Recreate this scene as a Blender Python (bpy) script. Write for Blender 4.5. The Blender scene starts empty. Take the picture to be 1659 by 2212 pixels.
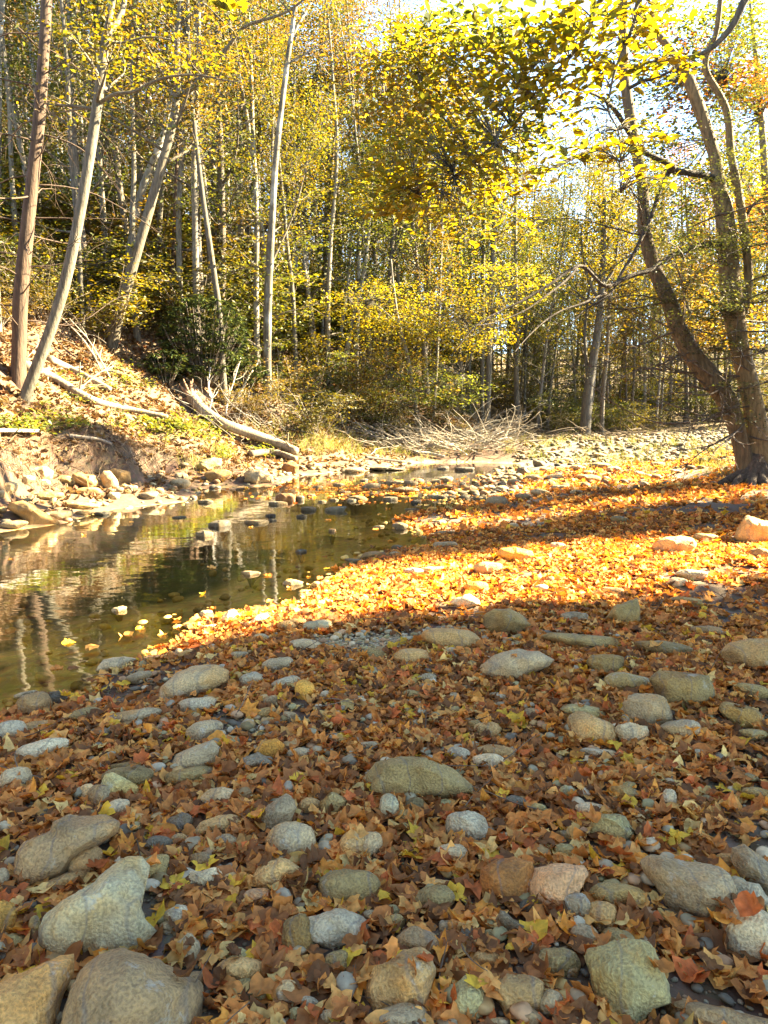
import bpy, math, random
import numpy as np
from mathutils import Vector
random.seed(7)
rng = np.random.default_rng(7)
SC = bpy.context.scene
COL = SC.collection
R = math.radians

# ------------------------------------------------------------------ camera and picture geometry
CAM = np.array([0.0, 0.0, 1.5]); PITCH = R(7.7); FP = 26 / 36 * 2212
CP, SP = math.cos(PITCH), math.sin(PITCH)
WZ = -0.12                                   # water level
def ray(px, py):
    u = (np.asarray(px, float) - 829.5) / FP; v = (1106 - np.asarray(py, float)) / FP
    return np.stack([u, CP + v * SP, -SP + v * CP], -1)
def at_y(px, py, Y):
    d = ray(px, py); return CAM + d * (np.asarray(Y, float) / d[..., 1])[..., None]
def at_z(px, py, Z):
    d = ray(px, py); return CAM + d * ((Z - CAM[2]) / d[..., 2])[..., None]
def proj(p):
    q = np.asarray(p, float) - CAM
    f = q[..., 1] * CP - q[..., 2] * SP; up = q[..., 1] * SP + q[..., 2] * CP
    return 829.5 + q[..., 0] / f * FP, 1106 - up / f * FP, f

# ------------------------------------------------------------------ noise
def vnoise(p, seed=0):
    p = np.asarray(p, float); i = np.floor(p).astype(np.int64); f = p - i; f = f * f * (3 - 2 * f)
    out = np.zeros(p.shape[:-1]); D = p.shape[-1]
    for c in range(1 << D):
        w = np.ones(p.shape[:-1]); h = np.full(p.shape[:-1], seed * 1013904223 + 12345, np.int64)
        for k in range(D):
            b = (c >> k) & 1
            w = w * (f[..., k] if b else 1 - f[..., k])
            h = (h ^ ((i[..., k] + b) * (374761393, 668265263, 1274126177)[k])) & 0xffffffff
            h = (h * 2246822519 + 3266489917) & 0xffffffff
            h ^= h >> 15
        h = (h * 2654435761) & 0xffffffff; h ^= h >> 13
        out += w * ((h & 0xffff) / 32767.5 - 1)
    return out
def fbm(p, seed=0, octv=3, gain=.5):
    p = np.asarray(p, float); a = 1; s = 0
    for o in range(octv):
        s = s + a * vnoise(p, seed + o * 17); p = p * 2.03 + 5.2; a *= gain
    return s
def sstep(a, b, x):
    t = np.clip((x - a) / (b - a), 0, 1); return t * t * (3 - 2 * t)

# ------------------------------------------------------------------ shores and terrain
RS_P = [(0, 1548), (110, 1528), (205, 1500), (238, 1440), (330, 1408), (400, 1382), (425, 1345), (530, 1322), (640, 1306), (700, 1268), (745, 1236), (835, 1194), (935, 1180),
        (925, 1150), (850, 1128), (900, 1108), (1000, 1098), (1020, 1068), (1060, 1030), (1110, 1010), (1150, 996), (1170, 989)]
LS_P = [(0, 1150), (130, 1132), (250, 1099), (400, 1084), (440, 1054), (590, 1050), (650, 1026), (800, 1017), (860, 1003), (960, 994), (1110, 987)]
RS = np.concatenate([[(-22, -12), (-10, -3), (-4.6, 1.2)], at_z(*np.array(RS_P, float).T, WZ)[:, :2]])
LS = np.concatenate([[(-34, -8), (-16, 3), (-8.5, 7.4)], at_z(*np.array(LS_P, float).T, WZ)[:, :2], [(9, 34), (16, 60), (26, 130)]])
LPOLY = np.concatenate([LS, [(-300, 130), (-300, -8)]]); RPOLY = np.concatenate([RS, LS[-3:], [(300, 130), (300, -60), (-22, -60)]])
def segdist(line, X, Y):
    d = np.full(X.shape, 1e9)
    for (ax, ay), (bx, by) in zip(line[:-1], line[1:]):
        ex, ey = bx - ax, by - ay; t = np.clip(((X - ax) * ex + (Y - ay) * ey) / (ex * ex + ey * ey), 0, 1)
        d = np.minimum(d, np.hypot(X - ax - t * ex, Y - ay - t * ey))
    return d
def inside(poly, X, Y):
    r = np.zeros(X.shape, bool); P2 = np.roll(poly, -1, 0)
    for (ax, ay), (bx, by) in zip(poly, P2):
        if ay == by: continue
        r ^= ((ay > Y) != (by > Y)) & (X < (bx - ax) * (Y - ay) / (by - ay) + ax)
    return r
def shores(X, Y):
    dl = segdist(LS, X, Y) * np.where(inside(LPOLY, X, Y), 1, -1)
    dr = segdist(np.concatenate([RS, LS[-3:]]), X, Y) * np.where(inside(RPOLY, X, Y), 1, -1)
    return dl, dr
def H(X, Y):
    X = np.asarray(X, float); Y = np.asarray(Y, float); shp = X.shape; X = X.ravel(); Y = Y.ravel()
    dl, dr = shores(X, Y); P = np.stack([X, Y], -1)
    n1 = fbm(P * .55, 3, 2) * .05 + fbm(P * 2.3, 5, 2) * .022
    zr = WZ + .10 * sstep(-.05, 1.0, dr) + .02 * np.minimum(np.maximum(dr, 0), 2) + np.maximum(dr - 1.2, 0).clip(0, 9) * .062 * sstep(5.0, 10, Y) \
         + .09 * np.maximum(X - 6.5, 0).clip(0, 9) + n1 * sstep(0, 1.2, dr)
    dj = dl + fbm(P * .9, 8, 3) * .35 * sstep(.2, 1.2, dl)
    scarp = sstep(19, 14.5, Y)
    ledge = .26 * sstep(-.1, 1.0, dl)
    bank = scarp * (.62 * sstep(1.15, 1.55, dj)) + (1 - scarp) * .25 * sstep(.5, 3, dl)
    hd = np.maximum(dj - 1.25, 0); steep = .80 - .25 * sstep(18, 40, Y)
    hill = 19 * (1 - np.exp(-steep * hd / 19)) * (.35 + .65 * sstep(-4, 8, hd)) + sstep(.8, 5, hd) * (fbm(P * .22, 11, 3) * .55 + fbm(P * 1.1, 12, 2) * .1)
    zl = WZ + ledge + bank + hill
    dw = np.minimum(-dl, -dr)
    bed = WZ - .30 * sstep(0, 2.6, dw) - .04 * sstep(0, .2, dw) + fbm(P * 2.1, 21, 3) * .035
    bed += .20 * np.exp(-((X - .2) ** 2 / 5.5 + (Y - 15.8) ** 2 / 3.2))
    z = np.where(dl > 0, zl, np.where(dr > 0, zr, np.minimum(bed, WZ - .012)))
    base = .42 + .014 * (Y - 24) + fbm(P * .25, 31, 3) * .12 + .06 * np.maximum(X - 9, 0).clip(0, 40) + .13 * np.maximum(Y - 62, 0).clip(0, 70)
    far = np.maximum(base, np.where(dl > 0, zl, -9))
    t = sstep(23.3, 27, Y + .15 * X)
    z = z + (far - z) * t
    return z.reshape(shp)
def ground_hit(px, py, zoff=0.0):
    d = ray(px, py); t = np.geomspace(1.2, 160, 900)
    p = CAM + d * t[:, None]; z = np.maximum(H(p[:, 0], p[:, 1]), WZ) if zoff is None else H(p[:, 0], p[:, 1])
    b = np.nonzero(p[:, 2] <= z)[0]
    if not len(b): return CAM + d * 60
    i = max(b[0], 1); a, c = p[i - 1], p[i]; da, dc = a[2] - z[i - 1], z[i] - c[2]
    return a + (c - a) * (da / max(da + dc, 1e-9))

# ------------------------------------------------------------------ mesh helpers
def mesh(name, V, F=None, tris=None, col=None, smooth=True):
    """F: list of (n,k) int arrays of equal-size faces."""
    me = bpy.data.meshes.new(name)
    F = [f for f in (F if isinstance(F, list) else [F]) if f is not None and len(f)]
    V = np.asarray(V, np.float32); me.vertices.add(len(V)); me.vertices.foreach_set('co', V.ravel())
    idx = np.concatenate([f.ravel() for f in F]).astype(np.int32); tot = np.concatenate([np.full(len(f), f.shape[1], np.int32) for f in F])
    me.loops.add(len(idx)); me.loops.foreach_set('vertex_index', idx)
    me.polygons.add(len(tot)); st = np.concatenate([[0], np.cumsum(tot)[:-1]]).astype(np.int32)
    me.polygons.foreach_set('loop_start', st); me.polygons.foreach_set('loop_total', tot)
    me.polygons.foreach_set('use_smooth', np.full(len(tot), smooth))
    if col is not None:
        a = me.attributes.new('tint', 'FLOAT_COLOR', 'POINT'); c = np.ones((len(V), 4), np.float32); c[:, :3] = col; a.data.foreach_set('color', c.ravel())
    me.update(); me.validate(); return me
def link(name, me, mat=None, parent=None, **props):
    o = bpy.data.objects.new(name, me); COL.objects.link(o)
    if mat is not None and me is not None and not me.materials: me.materials.append(mat)
    if parent is not None: o.parent = parent
    for k, v in props.items(): o[k] = v
    return o
def thing(name, label, cat, loc=(0, 0, 0), rz=0, group=None):
    o = link(name, None); o.location = [float(x) for x in loc]; o.rotation_euler = (0, 0, rz); o['label'] = label; o['category'] = cat
    if group: o['group'] = group
    return o
def spline(pts, n):
    p = np.asarray(pts, float)
    if len(p) < 3:
        t = np.linspace(0, 1, n)[:, None]; return p[0] + (p[-1] - p[0]) * t
    seg = np.linalg.norm(np.diff(p[:, :3], axis=0), axis=1) ** .5; k = np.concatenate([[0], np.cumsum(seg)])
    m = np.gradient(p, k, axis=0); t = np.linspace(0, k[-1], n); i = np.clip(np.searchsorted(k, t) - 1, 0, len(k) - 2)
    h = (k[i + 1] - k[i])[:, None]; s = ((t - k[i])[:, None]) / h
    return (2 * s**3 - 3 * s**2 + 1) * p[i] + (s**3 - 2 * s**2 + s) * h * m[i] + (-2 * s**3 + 3 * s**2) * p[i + 1] + (s**3 - s**2) * h * m[i + 1]
class MB:
    def __init__(s): s.v = []; s.q = []; s.t = []; s.n = 0; s.c = []
    def tube(s, pts, rad, sides=6, n=None, lump=0.0, seed=0, col=None):
        pts = np.asarray(pts, float); rad = np.asarray(rad, float)
        if n is None: n = max(3, len(pts) * 2)
        if len(rad) != len(pts): rad = np.linspace(rad[0], rad[-1], len(pts))
        q = spline(np.concatenate([pts, rad[:, None]], 1), n); c, r = q[:, :3], np.maximum(q[:, 3], .0008)
        T = np.gradient(c, axis=0); T /= np.linalg.norm(T, axis=1)[:, None] + 1e-12
        ref = np.array([0, 0, 1.0]) if abs(T[:, 2]).mean() < .75 else np.array([0, 1.0, 0])
        A = np.cross(T, ref); A /= np.linalg.norm(A, axis=1)[:, None] + 1e-12; B = np.cross(T, A)
        th = np.linspace(0, 2 * math.pi, sides, endpoint=False)
        ring = A[:, None] * np.cos(th)[None, :, None] + B[:, None] * np.sin(th)[None, :, None]
        rr = np.repeat(r[:, None], sides, 1)
        if lump:
            L = np.linspace(0, 1, n) * np.linalg.norm(np.diff(c, axis=0), axis=1).sum()
            pn = np.stack([np.cos(th)[None].repeat(n, 0) * 1.6, np.sin(th)[None].repeat(n, 0) * 1.6, (L[:, None] / np.maximum(r.mean() * 5, .05)).repeat(sides, 1)], -1)
            rr = rr * (1 + lump * fbm(pn, seed, 2))
        v = (c[:, None] + ring * rr[..., None]).reshape(-1, 3)
        i = np.arange(n - 1)[:, None] * sides; j = np.arange(sides)[None]; k = (j + 1) % sides
        s.q.append(np.stack([i + j, i + k, i + sides + k, i + sides + j], -1).reshape(-1, 4) + s.n)
        tip = np.stack([c[0] - T[0] * r[0] * .2, c[-1] + T[-1] * r[-1] * .5]); e = s.n + n * sides
        jj = np.arange(sides); kk = (jj + 1) % sides
        s.t.append(np.stack([np.full(sides, e), kk + s.n, jj + s.n], -1)); s.t.append(np.stack([np.full(sides, e + 1), jj + s.n + (n - 1) * sides, kk + s.n + (n - 1) * sides], -1))
        s.v += [v, tip]; s.n += len(v) + 2
        if col is not None: s.c.append(np.tile(col, (len(v) + 2, 1)))
    def add(s, V, quads=None, tris=None, col=None):
        if quads is not None: s.q.append(quads + s.n)
        if tris is not None: s.t.append(tris + s.n)
        s.v.append(V); s.n += len(V)
        if col is not None: s.c.append(col)
    def mesh(s, name, smooth=True):
        return mesh(name, np.concatenate(s.v), [np.concatenate(s.q) if s.q else None, np.concatenate(s.t) if s.t else None], col=np.concatenate(s.c) if s.c else None, smooth=smooth)

# ------------------------------------------------------------------ materials
def nmat(name):
    m = bpy.data.materials.new(name); m.use_nodes = True; nt = m.node_tree; nt.nodes.clear()
    out = nt.nodes.new('ShaderNodeOutputMaterial')
    def N(t, **k):
        n = nt.nodes.new('ShaderNode' + t)
        for a, b in k.items():
            if a.startswith('i_'): n.inputs[a[2:].replace('_', ' ')].default_value = b
            elif a.startswith('n_'): n.inputs[int(a[2:])].default_value = b
            else: setattr(n, a, b)
        return n
    return m, nt, N, nt.links.new, out
def ramp(N, stops):
    r = N('ValToRGB'); e = r.color_ramp.elements
    while len(e) < len(stops): e.new(.5)
    for x, (p, c) in zip(e, stops): x.position = p; x.color = (*c, 1) if len(c) == 3 else c
    return r
def mixc(N, L, mode, fac, a, b):
    m = N('Mix', data_type='RGBA', blend_type=mode)
    for s, v in ((0, fac), (6, a), (7, b)):
        if hasattr(v, 'is_linked'): L(v, m.inputs[s])
        else: m.inputs[s].default_value = v if s == 0 else (*v, 1)
    return m.outputs[2]

def leaf_mat(name, trans=.45, rough=.6, litter=False):
    m, nt, N, L, out = nmat(name)
    a = N('Attribute', attribute_name='tint'); oi = N('ObjectInfo'); tc = N('TexCoord')
    c = mixc(N, L, 'MULTIPLY', 1.0, a.outputs['Color'], oi.outputs['Color'])
    nz = N('TexNoise', i_Scale=45.0 if litter else 18.0, i_Detail=3.0); L(tc.outputs['Object'], nz.inputs['Vector'])
    r = ramp(N, [(.3, (.62, .6, .58)), (.7, (1.3, 1.3, 1.3))]); L(nz.outputs['Fac'], r.inputs[0])
    c = mixc(N, L, 'MULTIPLY', .8 if litter else .5, c, r.outputs[0])
    d = N('BsdfDiffuse'); t = N('BsdfTranslucent'); g = N('BsdfGlossy', i_Roughness=rough)
    L(c, d.inputs[0])
    L(mixc(N, L, 'MULTIPLY', 1.0, c, (1.2, 1.05, .65)), t.inputs[0])
    g.inputs[0].default_value = (.8, .8, .8, 1)
    m1 = N('MixShader', n_0=trans); L(d.outputs[0], m1.inputs[1]); L(t.outputs[0], m1.inputs[2])
    m2 = N('MixShader', n_0=.02 if litter else .04); L(m1.outputs[0], m2.inputs[1]); L(g.outputs[0], m2.inputs[2])
    L(m2.outputs[0], out.inputs[0]); return m
M_LEAF = leaf_mat('tree_leaf', .55); M_THIN = leaf_mat('thin_leaf', .68); M_LITTER = leaf_mat('dry_leaf', .25, .7, True); M_EVERGREEN = leaf_mat('glossy_leaf', .2, .35)

def stone_mat():
    m, nt, N, L, out = nmat('river_stone')
    tc = N('TexCoord'); oi = N('ObjectInfo')
    off = N('VectorMath', operation='MULTIPLY_ADD'); cmb = N('CombineXYZ')
    mu = N('Math', operation='MULTIPLY', n_1=57.0); L(oi.outputs['Random'], mu.inputs[0])
    for k in range(3): L(mu.outputs[0], cmb.inputs[k])
    ad = N('VectorMath', operation='ADD'); L(tc.outputs['Object'], ad.inputs[0]); L(cmb.outputs[0], ad.inputs[1]); v = ad.outputs[0]
    n1 = N('TexNoise', i_Scale=7.0, i_Detail=5.0, i_Roughness=.6); L(v, n1.inputs['Vector'])
    r1 = ramp(N, [(.28, (.45, .43, .4)), (.5, (1, 1, 1)), (.75, (1.4, 1.32, 1.18))]); L(n1.outputs['Fac'], r1.inputs[0])
    c = mixc(N, L, 'MULTIPLY', .85, oi.outputs['Color'], r1.outputs[0])
    n2 = N('TexNoise', i_Scale=120.0, i_Detail=2.0); L(v, n2.inputs['Vector'])
    r2 = ramp(N, [(.36, (.45, .45, .44)), (.52, (1, 1, 1)), (.68, (1.45, 1.4, 1.3))]); L(n2.outputs['Fac'], r2.inputs[0])
    c = mixc(N, L, 'MULTIPLY', .5, c, r2.outputs[0])
    n3 = N('TexNoise', i_Scale=3.2, i_Detail=3.0, i_Distortion=1.2); L(v, n3.inputs['Vector'])
    r3 = ramp(N, [(.5, (0, 0, 0)), (.66, (1, 1, 1))]); L(n3.outputs['Fac'], r3.inputs[0])
    f3 = N('Math', operation='MULTIPLY', n_1=.75); L(r3.outputs[0], f3.inputs[0])
    c = mixc(N, L, 'MULTIPLY', f3.outputs[0], c, (1.05, .78, .45))            # iron staining
    wv = N('TexWave', i_Scale=2.4, i_Distortion=9.0, i_Detail=3.0); L(v, wv.inputs['Vector'])
    rw = ramp(N, [(0, (1, 1, 1)), (.025, (0, 0, 0))]); L(wv.outputs['Fac'], rw.inputs[0])
    fw = N('Math', operation='MULTIPLY', n_1=.4); L(rw.outputs[0], fw.inputs[0])
    c = mixc(N, L, 'MIX', fw.outputs[0], c, (.12, .11, .1))                    # hairline cracks
    n5 = N('TexNoise', i_Scale=5.5, i_Detail=6.0, i_Roughness=.75); L(v, n5.inputs['Vector'])
    r5 = ramp(N, [(.60, (0, 0, 0)), (.66, (1, 1, 1))]); L(n5.outputs['Fac'], r5.inputs[0]); f5 = N('Math', operation='MULTIPLY', n_1=.45); L(r5.outputs[0], f5.inputs[0])
    c = mixc(N, L, 'MIX', f5.outputs[0], c, (.50, .49, .40))                    # lichen
    b = N('BsdfPrincipled', i_Roughness=.82); L(c, b.inputs['Base Color'])
    h = N('Math', operation='MULTIPLY_ADD', n_1=1.6); L(n1.outputs['Fac'], h.inputs[0]); L(n2.outputs['Fac'], h.inputs[2])
    bp = N('Bump', i_Strength=.6, i_Distance=.02); L(h.outputs[0], bp.inputs['Height']); L(bp.outputs[0], b.inputs['Normal'])
    L(b.outputs[0], out.inputs[0]); return m
M_STONE = stone_mat()
def pebble_mat():
    m, nt, N, L, out = nmat('pebble'); a = N('Attribute', attribute_name='tint'); tc = N('TexCoord')
    n = N('TexNoise', i_Scale=35.0, i_Detail=3.0); L(tc.outputs['Object'], n.inputs['Vector'])
    r = ramp(N, [(.3, (.6, .6, .6)), (.7, (1.3, 1.3, 1.25))]); L(n.outputs['Fac'], r.inputs[0])
    b = N('BsdfPrincipled', i_Roughness=.8); L(mixc(N, L, 'MULTIPLY', .8, a.outputs['Color'], r.outputs[0]), b.inputs['Base Color'])
    L(b.outputs[0], out.inputs[0]); return m
M_PEBBLE = pebble_mat()
def bark_mat(name, scale=1.0, patch=0.0):
    m, nt, N, L, out = nmat(name); tc = N('TexCoord'); oi = N('ObjectInfo')
    mp = N('Mapping'); mp.inputs['Scale'].default_value = (14 * scale, 14 * scale, 2.4 * scale); L(tc.outputs['Object'], mp.inputs[0])
    n = N('TexNoise', i_Scale=1.6, i_Detail=6.0, i_Roughness=.65); L(mp.outputs[0], n.inputs['Vector'])
    r = ramp(N, [(.33, (.3, .28, .26)), (.52, (.8, .79, .77)), (.7, (1.3, 1.26, 1.18))]); L(n.outputs['Fac'], r.inputs[0])
    c = mixc(N, L, 'MULTIPLY', .9, oi.outputs['Color'], r.outputs[0])
    n2 = N('TexNoise', i_Scale=1.7, i_Detail=4.0); L(tc.outputs['Object'], n2.inputs['Vector'])
    r2 = ramp(N, [(.5, (0, 0, 0)), (.62, (1, 1, 1))]); L(n2.outputs['Fac'], r2.inputs[0])
    f = N('Math', operation='MULTIPLY', n_1=patch); L(r2.outputs[0], f.inputs[0])
    c = mixc(N, L, 'MIX', f.outputs[0], c, (.36, .34, .29))
    b = N('BsdfPrincipled', i_Roughness=.9); L(c, b.inputs['Base Color'])
    bp = N('Bump', i_Strength=.7, i_Distance=.03); L(n.outputs['Fac'], bp.inputs['Height']); L(bp.outputs[0], b.inputs['Normal'])
    L(b.outputs[0], out.inputs[0]); return m
M_BARK = bark_mat('bark'); M_PALEBARK = bark_mat('pale_bark', .6, .6); M_WOOD = bark_mat('dead_wood', .8, .15)
def strand_mat():
    m, nt, N, L, out = nmat('strand'); a = N('Attribute', attribute_name='tint'); d = N('BsdfDiffuse'); t = N('BsdfTranslucent')
    L(a.outputs['Color'], d.inputs[0]); L(a.outputs['Color'], t.inputs[0]); x = N('MixShader', n_0=.25); L(d.outputs[0], x.inputs[1]); L(t.outputs[0], x.inputs[2]); L(x.outputs[0], out.inputs[0]); return m
M_STRAND = strand_mat()
def ground_mat():
    m, nt, N, L, out = nmat('forest_floor'); a = N('Attribute', attribute_name='tint'); tc = N('TexCoord')
    n = N('TexNoise', i_Scale=3.0, i_Detail=6.0, i_Roughness=.7); L(tc.outputs['Object'], n.inputs['Vector'])
    vo = N('TexVoronoi', i_Scale=13.0); L(tc.outputs['Object'], vo.inputs['Vector'])
    r = ramp(N, [(.3, (.45, .43, .4)), (.55, (1, 1, 1)), (.75, (1.5, 1.4, 1.25))]); L(n.outputs['Fac'], r.inputs[0])
    c = mixc(N, L, 'MULTIPLY', .85, a.outputs['Color'], r.outputs[0])
    hs = N('HueSaturation', i_Saturation=.55, i_Value=1.25); L(vo.outputs['Color'], hs.inputs['Color'])
    c = mixc(N, L, 'MULTIPLY', .35, c, hs.outputs[0])
    b = N('BsdfPrincipled', i_Roughness=.95); L(c, b.inputs['Base Color'])
    bp = N('Bump', i_Strength=.8, i_Distance=.04); L(n.outputs['Fac'], bp.inputs['Height']); L(bp.outputs[0], b.inputs['Normal'])
    L(b.outputs[0], out.inputs[0]); return m
def water_mat():
    m, nt, N, L, out = nmat('creek_water'); tc = N('TexCoord')
    def bump(scale, stretch, strength, dist, det, prev=None):
        mp = N('Mapping'); mp.inputs['Scale'].default_value = stretch; mp.inputs['Rotation'].default_value = (0, 0, R(12)); L(tc.outputs['Object'], mp.inputs[0])
        n = N('TexNoise', i_Scale=scale, i_Detail=det); L(mp.outputs[0], n.inputs['Vector'])
        b = N('Bump', i_Strength=strength, i_Distance=dist); L(n.outputs['Fac'], b.inputs['Height'])
        if prev: L(prev.outputs[0], b.inputs['Normal'])
        return b
    b = bump(1.3, (1, 1.6, 1), .09, .06, 2.0); b = bump(7.0, (.8, 1.5, 1), .055, .02, 2.0, b)
    fr = N('Fresnel', i_IOR=1.33); L(b.outputs[0], fr.inputs['Normal'])
    g = N('BsdfGlossy', i_Roughness=.03); L(b.outputs[0], g.inputs['Normal'])
    t = N('BsdfTransparent'); t.inputs[0].default_value = (.96, .86, .62, 1)
    f = N('Math', operation='MULTIPLY_ADD', n_1=1.6, n_2=.03); L(fr.outputs[0], f.inputs[0])
    x = N('MixShader'); L(f.outputs[0], x.inputs[0]); L(t.outputs[0], x.inputs[1]); L(g.outputs[0], x.inputs[2]); L(x.outputs[0], out.inputs[0]); return m

# ------------------------------------------------------------------ world, sun, camera
EL, AZ = R(33), R(13)                         # sun height; its bearing, from +X towards +Y
SUN = np.array([math.cos(EL) * math.cos(AZ), math.cos(EL) * math.sin(AZ), math.sin(EL)])
w = bpy.data.worlds.new('World'); SC.world = w; w.use_nodes = True
bg = w.node_tree.nodes['Background']; st = w.node_tree.nodes.new('ShaderNodeTexSky'); st.sky_type = 'NISHITA'; st.sun_disc = False
st.sun_elevation = EL; st.sun_rotation = math.pi / 2 - AZ; st.air_density = .46; st.dust_density = .0; st.ozone_density = 3.0
w.node_tree.links.new(st.outputs[0], bg.inputs[0]); bg.inputs[1].default_value = .085
sl = bpy.data.lights.new('sun', 'SUN'); sl.energy = 4.2; sl.angle = R(.5); sl.color = (1, .93, .80)
so = bpy.data.objects.new('sun', sl); COL.objects.link(so); so.rotation_euler = (-Vector(SUN)).to_track_quat('-Z', 'Y').to_euler(); so.location = (20, 5, 30)
cam = bpy.data.cameras.new('camera'); cam.lens = 26; cam.sensor_width = 36; cam.clip_end = 600; cam.clip_start = .05
co = bpy.data.objects.new('camera', cam); COL.objects.link(co); co.location = CAM; co.rotation_euler = (math.pi / 2 - PITCH, 0, 0); SC.camera = co
SC.view_settings.view_transform = 'Standard'; SC.view_settings.look = 'None'; SC.view_settings.exposure = 4.25; SC.view_settings.gamma = 1
SC.view_settings.use_white_balance = True; SC.view_settings.white_balance_temperature = 8700; SC.view_settings.white_balance_tint = 3
SC.cycles.max_bounces = 8; SC.cycles.diffuse_bounces = 4; SC.cycles.transmission_bounces = 5; SC.cycles.transparent_max_bounces = 8; SC.cycles.glossy_bounces = 3
SC.cycles.use_denoising = True
SC.cycles.sample_clamp_indirect = 6

# ------------------------------------------------------------------ ground and water
def grid_axis(lo, hi, n, c, k):
    a, b = math.asinh((lo - c) / k), math.asinh((hi - c) / k); return c + k * np.sinh(np.linspace(a, b, n))
def build_ground():
    xs = grid_axis(-160, 160, 330, -1.0, 4.0); ys = grid_axis(-60, 260, 400, 6.0, 5.0)
    X, Y = np.meshgrid(xs, ys); Z = H(X, Y); n, m = len(ys), len(xs)
    V = np.stack([X, Y, Z], -1).reshape(-1, 3); i = (np.arange(n - 1)[:, None] * m + np.arange(m - 1)[None])
    F = np.stack([i, i + 1, i + m + 1, i + m], -1).reshape(-1, 4)
    dl, dr = shores(X.ravel(), Y.ravel()); P = V[:, :2]
    c = np.tile((.13, .072, .038), (len(V), 1))
    gv = sstep(.1, .5, fbm(P * .8, 41, 2)) * (dr > 0); c = c + (np.array((.20, .16, .11)) - c) * (gv * .7)[:, None]
    hillm = sstep(1.2, 2.2, dl); c = c + (np.array((.15, .09, .047)) - c) * (hillm * (.75 + .25 * fbm(P * .4, 44, 2)).clip(0, 1))[:, None]
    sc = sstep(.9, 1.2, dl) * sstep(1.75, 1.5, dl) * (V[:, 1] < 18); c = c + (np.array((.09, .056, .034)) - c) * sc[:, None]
    farr = sstep(16, 22, V[:, 1]) * (dr > 0) * (1 - sstep(27, 30, V[:, 1])); c = c + (np.array((.12, .105, .085)) - c) * farr[:, None]
    ff = sstep(28, 34, V[:, 1]); c = c + (np.array((.18, .12, .055)) - c) * ff[:, None]
    wet = (dl < 0) & (dr < 0) & (V[:, 1] < 27) & (V[:, 2] < WZ + .01); bedc = np.array((.76, .48, .17)) * (1 + .35 * fbm(P * 1.7, 47, 3))[:, None]
    deep = sstep(.13, .29, WZ - V[:, 2]); bedc = bedc + (np.array((.13, .115, .03)) - bedc) * deep[:, None]; c = np.where(wet[:, None], bedc, c)
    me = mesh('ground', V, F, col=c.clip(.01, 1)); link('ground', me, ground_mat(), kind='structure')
build_ground()
def build_water():
    V = np.array([(-70, -30, WZ), (12, -30, WZ), (12, 34, WZ), (-70, 34, WZ)]); link('creek_water', mesh('creek_water', V, np.array([[0, 1, 2, 3]])), water_mat(), kind='structure')
build_water()

# ------------------------------------------------------------------ stones
STONE_COL = {'bg': ('blue-grey', (.37, .37, .30)), 'br': ('brown-grey', (.26, .20, .13)), 'ta': ('tan', (.42, .30, .16)), 'ol': ('olive', (.27, .225, .12)),
             'gr': ('grey', (.33, .29, .225)), 'wh': ('pale', (.52, .47, .38)), 'go': ('golden', (.50, .30, .075)), 'gn': ('greenish', (.33, .325, .20)),
             'dk': ('dark slate', (.155, .15, .135)), 'pk': ('pinkish tan', (.46, .30, .20)), 'rb': ('rusty brown', (.30, .15, .05)), 'lt': ('light grey', (.42, .41, .37))}
SHAPE = {'r': 'round', 'f': 'flat', 'a': 'angular', 'b': 'blocky', 'o': 'oval'}
CROPS = {'0': (.2976, 0, 822.9), '9': (.3307, 493.7, 850.3), '3': (.5, 0, 553), '4': (.5, 829.5, 553), '5': (.5, 0, 1106), '6': (.5, 829.5, 1106), '7': (.5, 0, 1659), '8': (.5, 829.5, 1659)}
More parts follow.
